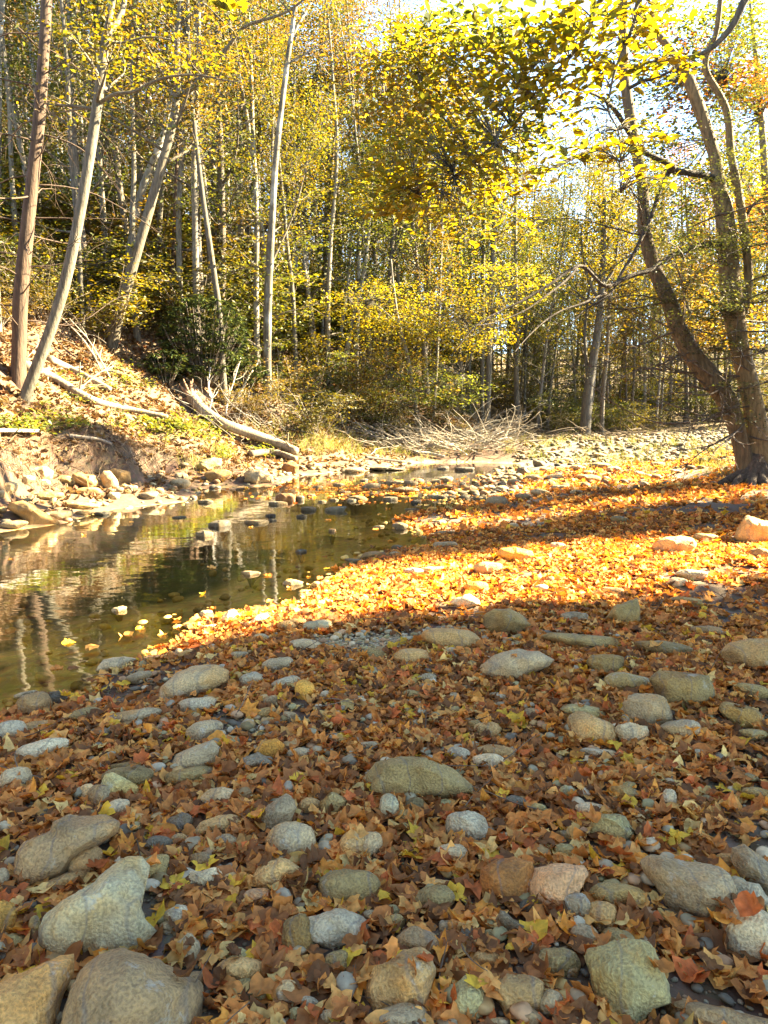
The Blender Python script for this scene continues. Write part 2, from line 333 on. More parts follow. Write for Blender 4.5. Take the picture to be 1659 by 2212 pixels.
# crop | x y w h colour shape ;   named ones carry a landmark name and an outline of their own
PLAIN = {
'7': "212 390 180 130 gr a;375 405 150 120 br r;285 495 230 65 ta f;650 435 165 115 ol b;8 480 60 95 gr r;40 750 120 60 gn o;550 35 220 90 ol r;430 120 100 95 gr r;375 95 80 70 wh a;810 35 225 65 ol f;65 45 140 95 lt o;960 130 190 80 wh a;505 175 120 75 wh o;780 235 140 75 dk a;945 245 200 75 ta f;685 330 112 78 dk r;775 310 72 52 ta r;985 315 110 60 gr o;1262 310 212 150 gr r;1265 368 140 55 br f;875 400 105 80 br a;880 480 210 85 wh b;1190 450 215 115 ta a;1100 560 150 75 pk o;1500 515 270 150 ol r;1270 720 145 170 ol a;1530 330 150 115 ta a;1600 325 125 95 gr r;1430 430 92 65 ta o;765 640 115 85 lt r;720 688 75 50 gr f;810 785 122 128 gr a;1025 815 105 65 gn o;1045 870 225 92 ta f;665 845 95 55 ta r;840 920 95 75 br r;1050 935 82 52 gn r;1135 970 112 88 gn o;1235 970 105 95 gr r;1335 1020 84 58 lt o;1415 1080 82 62 gr r;1450 845 122 98 ol b;1440 150 130 100 ol a;1340 160 95 62 ta r;1280 1065 65 65 gn r;250 1085 65 52 gr r;150 690 50 100 ol r;1620 640 110 50 gr f",
'8': "20 170 90 110 bg r;140 165 92 78 ol r;95 210 82 62 ol r;250 152 112 36 gn f;355 255 205 125 lt b;290 370 152 82 wh r;570 150 122 62 dk r;795 105 92 56 gn o;670 175 72 46 gn r;1040 110 124 62 ol o;1055 82 82 58 gn a;900 180 162 62 wh f;990 265 225 125 gn a;545 300 125 42 gr f;780 290 76 34 ol f;780 355 94 58 gn r;835 600 132 108 gr r;1010 550 262 98 ol o;945 630 148 102 ta r;860 720 124 84 gr r;225 560 172 102 ol r;250 505 112 44 ta f;310 685 84 58 ta o;260 690 44 44 gr r;640 600 135 62 dk f;1180 410 152 54 gr o;1480 400 94 62 ta o;1575 540 182 112 lt a;1010 740 152 84 ol r;745 840 192 112 ol b;800 875 84 54 ta b;445 825 128 78 ta o;560 970 262 152 ta a;725 1010 112 94 gr r;150 750 192 112 br f;630 1080 125 64 br o;1230 130 64 84 wh o;1610 110 130 54 ol f;35 615 74 54 gn o;50 665 84 62 ol r;460 720 64 42 ol r;70 1085 230 115 gr f;500 1100 110 40 lt o;820 1095 60 40 gr o",
'6': "825 455 122 62 gr a;965 650 158 108 ol a;1200 590 252 68 ol f;1050 735 202 78 ol f;905 930 214 118 ta b;1265 935 188 84 lt a;860 865 202 62 gn f;640 870 84 48 gr r;1590 770 152 58 ol f;1540 875 192 84 ol o;1405 515 158 52 gr f;290 545 262 88 ta f;120 625 162 74 ta o;180 720 94 48 gr o;490 800 84 36 gr f;120 790 84 44 ol r;450 240 132 54 ta o;124 258 94 38 wh a;205 250 112 32 gr f;400 325 114 50 go r;110 390 58 34 ta o;1265 145 202 84 ta a;1395 110 104 36 ol f;1620 180 84 54 ta r;1330 270 134 42 wh f;1270 300 84 38 wh o;985 340 114 30 ta f;1310 385 144 36 ol f;750 150 74 36 gr f;1020 35 84 36 ol f;65 55 74 38 gr a;255 90 84 22 gr f;265 145 112 36 gr f;450 940 124 64 ta f;400 925 84 52 ol a;485 1040 204 64 ta o;450 1080 154 68 wh o;320 1050 104 68 lt r;930 1050 164 58 lt a;1590 960 124 48 ol o;560 60 44 28 wh r;720 290 40 30 ta a;680 330 64 34 lt r;300 800 60 40 gr r;1090 600 60 34 gr o",
'5': "765 790 168 62 gr o;850 835 182 68 lt f;150 830 158 98 gr r;225 795 124 98 dk r;605 715 114 54 gr o;360 880 142 62 ol r;585 885 228 68 gr f;430 955 104 48 dk o;50 945 138 94 lt o;170 930 142 54 ta f;180 1025 234 84 lt o;885 945 162 84 gr r;995 990 108 48 gn o;545 1095 194 34 ol f;1080 720 112 74 lt a;1240 735 154 58 lt a;1210 660 148 68 gr o;1315 765 88 84 go r;1170 815 64 48 gr r;1150 865 94 42 ol o;1255 880 74 48 gr a;1370 495 128 58 bg o;1235 495 88 52 ta r;1285 480 84 38 ta f;1125 550 78 54 gr r;1320 580 164 60 gr f;1610 620 114 64 ol r;890 430 58 34 wh r;905 500 84 28 wh f;1085 258 94 22 gr f;1300 165 48 20 dk o;1435 75 34 18 rb r;1530 205 84 20 gr f;115 780 94 28 wh f;935 588 44 24 gr r;800 620 74 42 ta a;1035 620 84 34 gr f;1285 1045 114 54 gr o;1590 1010 84 38 gr f;1400 800 60 30 gr f;700 930 70 34 gr r;640 1000 60 30 lt o",
'0': "100 1040 204 64 gr o;60 770 144 88 wh a;8 820 56 62 lt b;190 710 134 64 wh o;300 665 184 98 wh a;305 735 124 54 lt f;500 720 194 84 ol a;640 800 204 62 ta f;830 830 94 64 bg b;1085 830 144 64 dk o;430 970 224 74 gr f;620 955 154 42 gr f;745 955 124 40 dk f;350 835 234 64 ol f;570 900 284 54 ol f;1310 740 174 74 wh o;1310 690 104 54 lt o;1580 680 204 84 ta f;1485 870 128 36 dk f;1300 985 114 22 gr f;20 935 64 44 ta r;1475 1100 144 62 gr a;960 775 90 50 lt a;1160 795 80 40 wh f",
'9': "470 675 64 48 gr r;320 710 134 38 gr f;525 745 114 42 gr o;700 745 154 48 lt f;720 590 88 48 wh r;580 605 80 32 wh o;540 660 64 32 pk o;940 595 134 58 wh a;1050 575 74 32 wh o;1190 575 104 48 wh o;1240 560 84 38 pk r;1355 565 74 32 wh r;1415 550 114 44 wh r;1410 600 134 44 ta f;1060 680 114 38 lt o;1350 665 108 32 lt a;1225 700 74 38 dk r;1200 755 104 30 gr f;805 690 84 26 lt f;480 795 78 30 dk a;275 790 74 28 dk o;185 830 184 36 gr f;290 820 64 22 dk f;1115 855 104 48 gr o;675 890 48 28 br r;475 1020 64 24 gr a;1085 1050 84 38 gr o;980 865 84 18 wh f;1400 485 84 22 dk f;1540 485 134 38 dk f;560 470 114 42 wh o;800 495 184 44 wh f;1100 995 84 38 gr r;885 560 60 24 lt r;690 690 60 22 gr f;760 640 80 24 pk f;1290 610 70 28 wh r;610 700 60 22 gr o;1540 640 120 30 wh f",
'4': "60 975 64 28 wh o;265 960 74 28 wh o;150 970 54 26 pk r;680 1020 94 38 wh a;740 955 84 28 wh o;930 905 104 30 gr f;670 895 58 34 dk b;350 915 94 22 dk f;255 910 48 14 dk f;880 960 124 34 ta f;600 1040 84 38 gr a;230 1035 84 28 lt f;490 1065 114 54 gr o;600 930 70 40 dk a;780 880 60 18 lt f;840 915 80 26 wh o;990 920 70 24 lt f;1100 940 60 22 wh r;560 975 70 26 lt o;510 1005 60 30 wh r;760 1000 80 24 wh f;830 1020 60 22 lt o;450 1000 60 26 wh o;640 955 66 26 gr o;1180 900 70 22 lt f;930 860 64 18 wh f;1060 870 60 16 lt f;720 850 70 16 wh f;1010 1060 60 26 gr o;1120 985 50 26 wh o;1260 930 60 20 lt f;700 925 60 22 lt r;880 935 54 18 wh o;540 945 50 20 gr r",
}
NAMED = [  # crop, landmark name, colour, shape, outline
('7', 'big blue-grey triangular boulder', 'bg', 'a', "175 640 210 580 265 540 390 490 480 430 560 405 625 430 650 480 655 560 640 640 655 690 710 735 650 765 560 785 400 795 330 760 230 755 195 700"),
('7', 'big brown domed boulder', 'br', 'r', "278 1085 290 1010 320 910 370 835 440 800 540 790 620 830 720 890 800 940 880 1000 890 1050 840 1130 780 1180 500 1200 300 1180"),
('7', 'tan sandstone slab', 'ta', 'f', "-90 960 0 912 130 890 250 878 330 880 330 960 270 1040 180 1150 0 1200 -90 1180"),
('7', 'long brown-grey humped boulder', 'br', 'b', "58 440 90 330 130 280 215 245 230 208 300 203 380 215 470 235 520 290 524 330 470 350 400 370 300 400 180 440 110 455"),
('7', 'golden cobble', 'go', 'r', "-60 650 -50 600 10 575 60 605 68 650 50 690 0 722 -50 700"),
('7', 'smooth green-grey egg-shaped stone', 'gn', 'r', "440 60 460 20 490 15 530 40 600 95 595 115 540 140 480 138 450 110"),
('7', 'tall tilted tan-grey stone', 'gr', 'a', "1115 235 1140 180 1190 130 1240 115 1280 140 1290 180 1260 215 1220 250 1160 285 1125 270"),
('7', 'white-faced craggy stone', 'lt', 'a', "1283 690 1290 640 1400 612 1500 608 1570 640 1612 690 1590 735 1540 765 1430 765 1340 740 1290 725"),
('8', 'broad olive turtle-backed boulder', 'ol', 'r', "-84 112 -82 40 -40 -20 60 -44 180 -44 290 0 340 40 398 85 330 108 100 120"),
('8', 'big pale-green jug-shaped boulder', 'gn', 'a', "850 890 870 840 960 780 1050 740 1130 760 1200 820 1250 890 1268 965 1190 985 1115 1010 1122 1065 1040 1092 980 1080 905 1000 870 960"),
('8', 'pinkish boot-shaped stone', 'pk', 'r', "615 500 640 450 720 425 800 410 870 405 890 440 850 510 800 570 740 600 680 592 630 570"),
('8', 'rusty tan stone under the boot-shaped one', 'rb', 'o', "410 530 420 450 480 410 560 390 640 400 650 460 630 520 560 562 460 572"),
('8', 'big mottled grey block', 'gr', 'b', "1108 460 1150 420 1250 410 1400 405 1470 425 1525 490 1505 550 1420 580 1400 622 1330 640 1260 622 1200 562 1130 500"),
('8', 'dark slate jagged splinter', 'dk', 'a', "465 660 490 618 520 625 560 650 640 680 630 720 560 705 480 690"),
('8', 'cracked yellow-white boulder', 'wh', 'r', "1455 660 1490 610 1560 585 1640 610 1720 680 1720 760 1640 782 1540 802 1480 785"),
('8', 'smooth grey leaning boulder', 'gr', 'r', "1500 372 1550 345 1640 390 1720 440 1720 530 1620 502 1550 482 1510 432"),
('8', 'green pear-shaped cobble', 'gn', 'r', "285 1040 310 940 350 905 390 905 392 930 430 960 436 1010 410 1062 340 1072"),
('8', 'dark brown flat slab', 'br', 'f', "1225 1085 1290 1060 1450 1040 1720 1022 1720 1150 1225 1150"),
('8', 'cracked tan boulder', 'ta', 'b', "-105 960 -60 860 60 800 170 778 225 800 242 870 215 930 190 1000 100 1035 -60 1040"),
('6', 'dark olive dome', 'ol', 'r', "432 520 436 450 470 418 540 418 610 445 652 485 590 512 510 532"),
('6', 'olive shark-fin rock', 'ol', 'a', "938 468 980 420 1040 380 1100 356 1110 400 1102 476 1040 484"),
('6', 'long flat olive slab', 'ol', 'f', "684 550 720 530 860 528 990 530 1020 565 990 590 850 595 740 585"),
('6', 'grey-brown hump with a dark ridge', 'gr', 'o', "393 712 405 670 470 620 580 590 680 588 738 630 700 662 630 692 590 728"),
('6', 'broad tan loaf at the picture edge', 'ta', 'o', "1465 620 1490 582 1560 552 1720 530 1720 660 1590 688 1490 672"),
('6', 'wide tan-olive boulder', 'ol', 'r', "1150 740 1180 700 1300 690 1390 695 1422 770 1400 820 1290 842 1200 830"),
('6', 'grey boulder with a dark notch', 'gr', 'a', "1030 840 1060 795 1130 775 1200 790 1250 840 1265 890 1220 905 1140 922 1050 910"),
('6', 'small white block', 'wh', 'b', "995 960 1010 925 1060 912 1130 920 1142 960 1110 995 1040 1004"),
('6', 'golden flat rock in the shade', 'go', 'o', "488 190 500 160 560 150 640 165 650 190 600 208 520 214"),
('6', 'large sunlit tan rock by the roots', 'ta', 'a', "1505 115 1530 50 1570 10 1640 28 1720 30 1720 130 1600 140"),
('6', 'bright white sunlit rock', 'wh', 'a', "262 404 300 372 370 348 420 375 435 402 350 412"),
('5', 'big tan-grey boulder with dark stains', 'gr', 'o', "678 790 690 740 760 690 850 660 940 665 990 700 998 748 930 778 850 772 790 790 740 806"),
('5', 'white rock at the waterline', 'wh', 'f', "412 676 450 630 540 624 604 642 560 665 480 680"),
('5', 'ribbed olive-grey boulder', 'gr', 'o', "725 1095 760 1040 840 1010 930 990 955 1040 930 1090 860 1110"),
('5', 'golden tan cobble', 'go', 'r', "1098 1030 1130 985 1190 975 1228 1010 1228 1050 1180 1070"),
('5', 'dark grey blunt stone', 'dk', 'a', "1018 1108 1040 1055 1110 1035 1180 1060 1215 1115 1110 1120"),
('5', 'sunlit white upright stone', 'wh', 'a', "935 468 985 425 1015 415 1036 450 1030 478 980 482"),
('5', 'white lichen-backed stone', 'wh', 'o', "1008 490 1080 475 1110 445 1150 440 1186 472 1130 480 1060 496"),
('5', 'white pebble in the water', 'wh', 'o', "475 425 490 405 530 398 552 410 520 428"),
('5', 'dark rock standing in the pool', 'dk', 'o', "893 48 930 25 985 22 996 40 990 62 930 64"),
('5', 'grey stone ringed by drifted leaves', 'gr', 'f', "1215 305 1235 285 1270 280 1310 298 1300 312 1250 316"),
('5', 'round-backed stone on the shore', 'ta', 'r', "1540 205 1570 165 1610 152 1665 160 1680 190 1640 204"),
('0', 'long tilted tan slab', 'ta', 'f', "60 915 90 870 180 862 240 888 300 948 400 1000 432 1035 330 1040 200 1026 130 966"),
('0', 'pale angular rock below the bank', 'wh', 'a', "720 690 750 640 800 650 850 720 864 770 800 785 730 750"),
('0', 'tan rock below the root overhang', 'ta', 'r', "780 650 830 630 940 660 948 725 880 735 800 710"),
('0', 'half-shaded tan boulder under the bank', 'ta', 'a', "530 670 570 655 680 680 745 740 740 790 620 765 540 740"),
('0', 'pale green boulder in the slope', 'gn', 'a', "1370 620 1450 580 1560 545 1630 560 1632 620 1560 650 1420 650"),
('9', 'rusty brown dome in the shallows', 'rb', 'r', "298 690 310 650 350 630 410 630 446 660 446 695 380 702"),
('9', 'olive mound in the shallows', 'ol', 'o', "752 694 790 660 840 648 890 660 912 690 830 700"),
('9', 'speckled grey boulder on the cobble spit', 'gr', 'o', "1064 630 1090 605 1160 590 1230 605 1250 632 1150 648"),
('9', 'orange-tan block on the cobble spit', 'pk', 'b', "1530 635 1545 595 1590 580 1638 605 1636 640 1580 645"),
('9', 'sunlit boulder at the far water edge', 'wh', 'b', "92 520 130 495 210 490 300 530 292 580 180 584 110 565"),
('9', 'long slate slab at the far water edge', 'lt', 'f', "850 480 950 462 1080 475 1190 492 1100 502 930 496"),
('9', 'white sunlit rock among shore leaves', 'wh', 'a', "1325 855 1345 825 1400 820 1452 850 1400 862"),
('9', 'orange-topped stone under the log', 'rb', 'b', "330 490 350 450 440 440 475 470 450 525 350 525"),
('4', 'large lit cobble at the spit edge', 'wh', 'o', "35 1010 60 992 120 988 152 1008 100 1022"),
]
def ico(n):
    t = (1 + 5 ** .5) / 2
    v = [(-1, t, 0), (1, t, 0), (-1, -t, 0), (1, -t, 0), (0, -1, t), (0, 1, t), (0, -1, -t), (0, 1, -t), (t, 0, -1), (t, 0, 1), (-t, 0, -1), (-t, 0, 1)]
    f = [(0, 11, 5), (0, 5, 1), (0, 1, 7), (0, 7, 10), (0, 10, 11), (1, 5, 9), (5, 11, 4), (11, 10, 2), (10, 7, 6), (7, 1, 8), (3, 9, 4), (3, 4, 2), (3, 2, 6), (3, 6, 8), (3, 8, 9), (4, 9, 5), (2, 4, 11), (6, 2, 10), (8, 6, 7), (9, 8, 1)]
    V = np.array(v, float); F = np.array(f)
    for _ in range(n):
        e = np.sort(np.concatenate([F[:, [0, 1]], F[:, [1, 2]], F[:, [2, 0]]]), 1); u, inv = np.unique(e, axis=0, return_inverse=True); inv = inv.ravel()
        mid = (V[u[:, 0]] + V[u[:, 1]]) / 2; k = len(F); a, b, c = inv[:k] + len(V), inv[k:2 * k] + len(V), inv[2 * k:] + len(V); V = np.concatenate([V, mid])
        F = np.concatenate([np.stack([F[:, 0], a, c], 1), np.stack([F[:, 1], b, a], 1), np.stack([F[:, 2], c, b], 1), np.stack([a, b, c], 1)])
    return V / np.linalg.norm(V, axis=1)[:, None], F
ICO = {n: ico(n) for n in range(5)}
def default_outline(w, h, shp, seed):
    r = random.Random(seed); th = np.linspace(0, 2 * math.pi, 28, endpoint=False); e = {'r': 2.1, 'o': 2.2, 'f': 2.5, 'a': 2.0, 'b': 3.2}[shp]
    c, s = np.cos(th), np.sin(th); rad = (np.abs(c) ** e + np.abs(s) ** e) ** (-1 / e)
    k = {'r': .05, 'o': .06, 'f': .08, 'a': .14, 'b': .07}[shp]
    for f in (1, 2, 3, 5): rad = rad * (1 + k / f ** .5 * math.cos(r.uniform(0, 6.28)) * np.cos(f * th + r.uniform(0, 6.28)))
    a = r.uniform(-.1, .1); x, y = c * rad * w / 2, s * rad * h / 2
    return np.stack([x, y + a * x], 1)
STONES = []; FOOT = []
def make_stone(outline, colour, shp, nick=None, seed=0):
    """outline: points of the visible silhouette in picture units; the body gets its own place on the ground, size and depth."""
    o = np.asarray(outline, float); r = random.Random(seed * 7 + 1)
    x0, x1, y0, y1 = o[:, 0].min(), o[:, 0].max(), o[:, 1].min(), o[:, 1].max(); cx, cy = (x0 + x1) / 2, (y0 + y1) / 2; w, h = x1 - x0, y1 - y0
    g = ground_hit(cx, y1 - .05 * h); wet = g[2] < WZ - .005; g = at_z(cx, y1 - .06 * h, WZ) if wet else g
    d = ray(cx, y1 - (y1 - cy) * (.72 if wet else 1)); dn = d / np.linalg.norm(d); dist0 = np.linalg.norm(g - CAM)
    if wet: o[:, 1] = y1 - (y1 - o[:, 1]) * .72; y0 = o[:, 1].min(); cy = (y0 + y1) / 2; h = y1 - y0
    wm = w / FP * dist0
    T = (.40 if shp != 'f' else .34) * wm * r.uniform(.85, 1.1); T = min(T, 1.3 * h / FP * dist0 + .22 * wm)
    hor = np.array([dn[0], dn[1], 0]); hor /= np.linalg.norm(hor)
    tgt = g + hor * T * .38; dist = (tgt[:2] - CAM[:2]) @ hor[:2] / (dn[:2] @ hor[:2]); C = CAM + dn * dist
    s = dist / FP * (np.linalg.norm(d) and 1 / np.linalg.norm(d) * 1.0)
    s = dist / np.linalg.norm(d) / FP
    E3 = -dn; E1 = np.cross([0, 0, 1.0], E3); E1 /= np.linalg.norm(E1); E2 = np.cross(E3, E1)
    po = np.stack([o[:, 0] - cx, cy - o[:, 1]], 1); q = np.concatenate([po, po[:1]])
    dense = np.concatenate([a + (b - a) * np.linspace(0, 1, 12, endpoint=False)[:, None] for a, b in zip(q[:-1], q[1:])])
    an = np.arctan2(dense[:, 1], dense[:, 0]); od = np.argsort(an); an, rd = an[od], np.hypot(dense[:, 0], dense[:, 1])[od]
    big = w > 90; lev = 4 if w > 60 else 3
    V, F = ICO[lev]; V = V.copy()
    shp = 'o' if wet else shp
    ncut = {'r': 7, 'o': 8, 'f': 8, 'a': 14, 'b': 12}[shp]
    for k in range(ncut):
        n = np.array([r.gauss(0, 1) for _ in range(3)]); n[2] = abs(n[2]) * .8; n /= np.linalg.norm(n); dd = r.uniform(.6, .9) if shp in 'ab' else r.uniform(.74, .95)
        ex = V @ n - dd; V = V - np.maximum(ex, 0)[:, None] * n * .92
    hh = np.hypot(V[:, 0], V[:, 1]); U, _ = ICO[lev]; hu = np.hypot(U[:, 0], U[:, 1])
    V[:, :2] = V[:, :2] * (.25 + .75 * (hu / np.maximum(hh, 1e-6)).clip(.5, 2) ** 1)[:, None] * .5 + V[:, :2] * .5
    th = np.arctan2(V[:, 1], V[:, 0]); rr = np.interp(th, an, rd, period=2 * math.pi)
    nz = fbm(U * 2.2 + seed * 3.1, seed, 4, .55); nf = fbm(U * 7 + seed, seed + 5, 3, .6)
    rd = 1 - np.abs(fbm(U * 1.7 + seed * 1.9, seed + 9, 2)); k = 1 + nz * (.06 if shp in 'ab' else .04) + nf * (.022 if shp in 'ab' else .012) - .05 * np.maximum(rd - .9, 0) * 10 * (1 if shp in 'ab' else .5)
    Lx, Ly, Lz = V[:, 0] * rr * s * k, V[:, 1] * rr * s * k, V[:, 2] * T * k
    P = E1 * Lx[:, None] + E2 * Ly[:, None] + E3 * Lz[:, None]
    low = np.maximum(-V[:, 1] - .1, 0) + np.maximum(-V[:, 1], 0) * .0
    P[:, 2] -= low * h * s * .35
    if (P[:, 2].min() + C[2]) > H(C[:1], C[1:2])[0] - .02: P[:, 2] -= np.where(V[:, 1] < 0, -V[:, 1], 0) * (P[:, 2].min() + C[2] - H(C[:1], C[1:2])[0] + .05)
    me = mesh('stone', P, F)
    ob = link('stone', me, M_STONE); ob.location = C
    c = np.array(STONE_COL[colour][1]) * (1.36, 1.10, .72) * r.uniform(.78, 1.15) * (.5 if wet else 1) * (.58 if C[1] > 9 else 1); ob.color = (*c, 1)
    if P[:, 2].min() + C[2] < WZ and w < 0: pass
    FOOT.append((C[0], C[1], wm * .46, max(T * .9, .05), C[2] + (P[:, 2].max()) * .55, math.atan2(hor[1], hor[0])))
    STONES.append(dict(o=ob, px=cx, py=cy, w=w, h=h, col=STONE_COL[colour][0], shp=SHAPE[shp], nick=nick, y=C[1], wm=wm, wet=wet))
k = 0
for cr, nick, colr, shp, pts in NAMED:
    sc, ox, oy = CROPS[cr]; q = np.array(pts.split(), float).reshape(-1, 2) * sc + (ox, oy); k += 1; make_stone(q, colr, shp, nick, k)
for cr, txt in PLAIN.items():
    sc, ox, oy = CROPS[cr]
    for row in txt.split(';'):
        x, y, w_, h_, colr, shp = row.split(); x, y, w_, h_ = (float(t) * sc for t in (x, y, w_, h_)); k += 1
        if sc < .5 or y + oy < 1120: w_ *= .94; h_ *= .94
        make_stone(default_outline(w_, h_, shp, k) * (1, -1) + (x + ox, y + oy), colr, shp, None, k)
STONES.sort(key=lambda s: (s['nick'] is None, -s['w']))
def place_word(s):
    if s['py'] < 1130 and s['px'] < 420 and not s['wet']: return 'below the eroded bank'
    if s['wet']: return 'in the creek'
    if s['py'] < 1115: return 'on the far cobbles'
    return 'among fallen leaves'
USED = set()
LM = [s for s in STONES if s['nick']]
ORD = ['nearest', 'second', 'third', 'fourth', 'fifth', 'sixth', 'seventh']
def rel(s, m):
    dx, dy = s['px'] - m['px'], s['py'] - m['py']
    gap = math.hypot(dx, dy) / max(m['w'] + s['w'], 20)
    near = 'just ' if gap < .75 else '' if gap < 1.6 else 'well '
    if abs(dx) > abs(dy) * 1.4: return near + ('right of' if dx > 0 else 'left of')
    if dy < 0: return near + 'behind'
    return near + 'in front of'
for s in STONES:
    o = s['o']; o['category'] = 'stone'; o['group'] = 'river stones on the gravel bar and along the creek'; cand = []
    if s['nick']:
        cand = [f"{s['nick']} {place_word(s)}" if not any(t in s['nick'] for t in (' in ', ' at ', ' on ', ' by ', ' under ', ' below ', ' among ', 'standing')) else s['nick']]
    else:
        size = 'small' if s['w'] < 48 else 'large' if s['w'] > 105 else 'medium'
        ms = sorted(LM, key=lambda m: math.hypot(m['px'] - s['px'], (m['py'] - s['py']) * 1.3) - .3 * m['w'])[:5]
        for m in ms: cand.append(f"{size} {s['col']} {s['shp']} stone {rel(s, m)} the {m['nick']}")
        for m in ms:
            for w2 in ('low', 'half-buried', 'leaf-edged'): cand.append(f"{size} {w2} {s['col']} {s['shp']} stone {rel(s, m)} the {m['nick']}")
    for c in cand:
        if c not in USED and len(c.replace('-', 'x').split()) <= 16: break
    USED.add(c); o['label'] = c
    o.name = 'boulder' if s['wm'] > .42 else 'river_stone'
    if s['wm'] > .42: o['category'] = 'boulder'
FOOT = np.array(FOOT)
def stone_clear(x, y, grow=1.0):
    """True where no stone stands; second result: height to lie on where a low stone edge is."""
    ok = np.ones(len(x), bool)
    for fx, fy, a, b, zt, rot in FOOT:
        near = np.nonzero((np.abs(x - fx) < a + b) & (np.abs(y - fy) < a + b))[0]
        if not len(near): continue
        dx, dy = x[near] - fx, y[near] - fy; c, s_ = math.cos(rot), math.sin(rot)
        u, v = (dx * c + dy * s_ - .12 * b) / (b * grow * .74), (-dx * s_ + dy * c) / (a * grow * .88); ok[near[u * u + v * v < 1]] = False
    return ok

# ------------------------------------------------------------------ fallen leaves, pebbles, grass
def frustum(n, y0, y1, mx=.6, power=1.0):
    y = (y0 ** (1 + power) + rng.random(n) * (y1 ** (1 + power) - y0 ** (1 + power))) ** (1 / (1 + power)); x = (rng.random(n) * 2 - 1) * (y * .535 + mx); return x, y
LIT = np.array([(.40, .185, .07), (.29, .13, .055), (.46, .27, .12), (.12, .06, .032), (.56, .33, .06), (.36, .11, .045), (.52, .36, .2), (.21, .095, .045), (.48, .22, .06)])
LITW = np.array([.22, .16, .13, .16, .035, .06, .055, .12, .06]); LITW = LITW / LITW.sum(); LIT = (LIT * (1.72, 1.41, .84)).clip(0, .78)
def leaf_protos(n, rings, oval=False):
    out = []
    half = [(-90, .34), (-58, .66), (-28, .86), (-4, .62), (14, .72), (38, 1.02), (55, .68), (70, .76), (90, 1.12)] if not oval else [(-90, 1.0), (-60, .62), (-25, .52), (10, .5), (45, .6), (70, .8), (90, 1.15)]
    full = half + [(180 - a, r) for a, r in half[-2:0:-1]]
    a = np.array([R(x[0]) for x in full]); r0 = np.array([x[1] for x in full]); m = len(a)
    for k in range(n):
        r = (r0 + (.74 - r0) * rng.uniform(0, .55)) * rng.uniform(.8, 1.12, m) if not oval else r0 * rng.uniform(.9, 1.08, m); tear = rng.random(); r = np.where(np.cos(a - rng.random() * 6.28) > (.35 if tear < .3 else 2), r * .5, r); x, y = np.cos(a) * r * .62, np.sin(a) * r * .62
        if rings == 2: V = np.concatenate([[(0, 0)], np.stack([x, y], 1) * .52, np.stack([x, y], 1)])
        else: V = np.concatenate([[(0, -.05)], np.stack([x, y], 1)])
        ca, cb, cc = rng.uniform(-.9, 1.25), rng.uniform(-1.0, 1.0), rng.uniform(-.9, .9); rr = np.hypot(V[:, 0], V[:, 1])
        z = ca * V[:, 0] ** 2 + cb * V[:, 1] ** 2 + cc * V[:, 0] * V[:, 1] + rng.uniform(-.3, .8) * rr ** 3 + rng.normal(0, .05, len(V)) * (rr > .2) - .10 * np.exp(-(V[:, 0] / .06) ** 2)
        bend = rng.uniform(-2.3, 2.3); ang = bend * V[:, 1]; y2 = V[:, 1] * np.cos(ang * .5); z2 = z + V[:, 1] * np.sin(ang * .5) * .6
        V = np.stack([V[:, 0] * (1 - .25 * abs(ca) * rr), y2, z2 - z2.mean()], 1)
        j = np.arange(m); kx = (j + 1) % m; F = [np.stack([np.zeros(m, int), 1 + j, 1 + kx], 1)]
        if rings == 2: F += [np.stack([1 + j, 1 + m + j, 1 + m + kx], 1), np.stack([1 + j, 1 + m + kx, 1 + kx], 1)]
        out.append((V, np.concatenate(F)))
    return out
DIA = [(np.array([(0, -.6, 0), (.42, .0, .14), (0, .62, .0), (-.42, .02, .14)]), np.array([(0, 1, 2), (0, 2, 3)]))]
OVATE = [(np.array([(0, -.6, 0), (.25, -.36, .08), (.33, -.02, .1), (.18, .36, .06), (0, .66, -.05), (-.18, .36, .06), (-.33, -.02, .1), (-.25, -.36, .08), (0, 0, 0)]), np.array([(8, k, (k + 1) % 8) for k in range(8)]))]
def rotmats(n, tilt, flip=.5):
    """random spin about the normal, then a tilt about a random level axis"""
    a, b, t = rng.random(n) * 2 * math.pi, rng.random(n) * 2 * math.pi, tilt
    Z = np.zeros(n); O = np.ones(n); ca, sa = np.cos(a), np.sin(a)
    Rz = np.stack([ca, -sa, Z, sa, ca, Z, Z, Z, O], -1).reshape(n, 3, 3)
    kx, ky = np.cos(b), np.sin(b); c, s = np.cos(t), np.sin(t); C1 = 1 - c
    K = np.stack([c + kx * kx * C1, kx * ky * C1, ky * s, kx * ky * C1, c + ky * ky * C1, -kx * s, -ky * s, kx * s, c], -1).reshape(n, 3, 3)
    return K @ Rz
def scatter(protos, pos, size, tilt, col, mats=None):
    """one vertex/face soup of many leaves"""
    n = len(pos); Rm = rotmats(n, tilt) if mats is None else mats; pick = rng.integers(0, len(protos), n); VV, FF, CC = [], [], []; base = 0
    for k, (V, F) in enumerate(protos):
        i = np.nonzero(pick == k)[0]
        if not len(i): continue
        v = np.einsum('nij,mj->nmi', Rm[i], V) * size[i, None, None] + pos[i, None]; VV.append(v.reshape(-1, 3))
        FF.append((F[None] + (np.arange(len(i)) * len(V))[:, None, None] + base).reshape(-1, F.shape[1])); base += len(i) * len(V)
        CC.append(np.repeat(col[i], len(V), 0))
    return np.concatenate(VV), np.concatenate(FF), np.concatenate(CC)
def litter_col(n, pal=LIT, w=LITW): return pal[rng.choice(len(pal), n, p=w)] * rng.uniform(.72, 1.25, (n, 1))
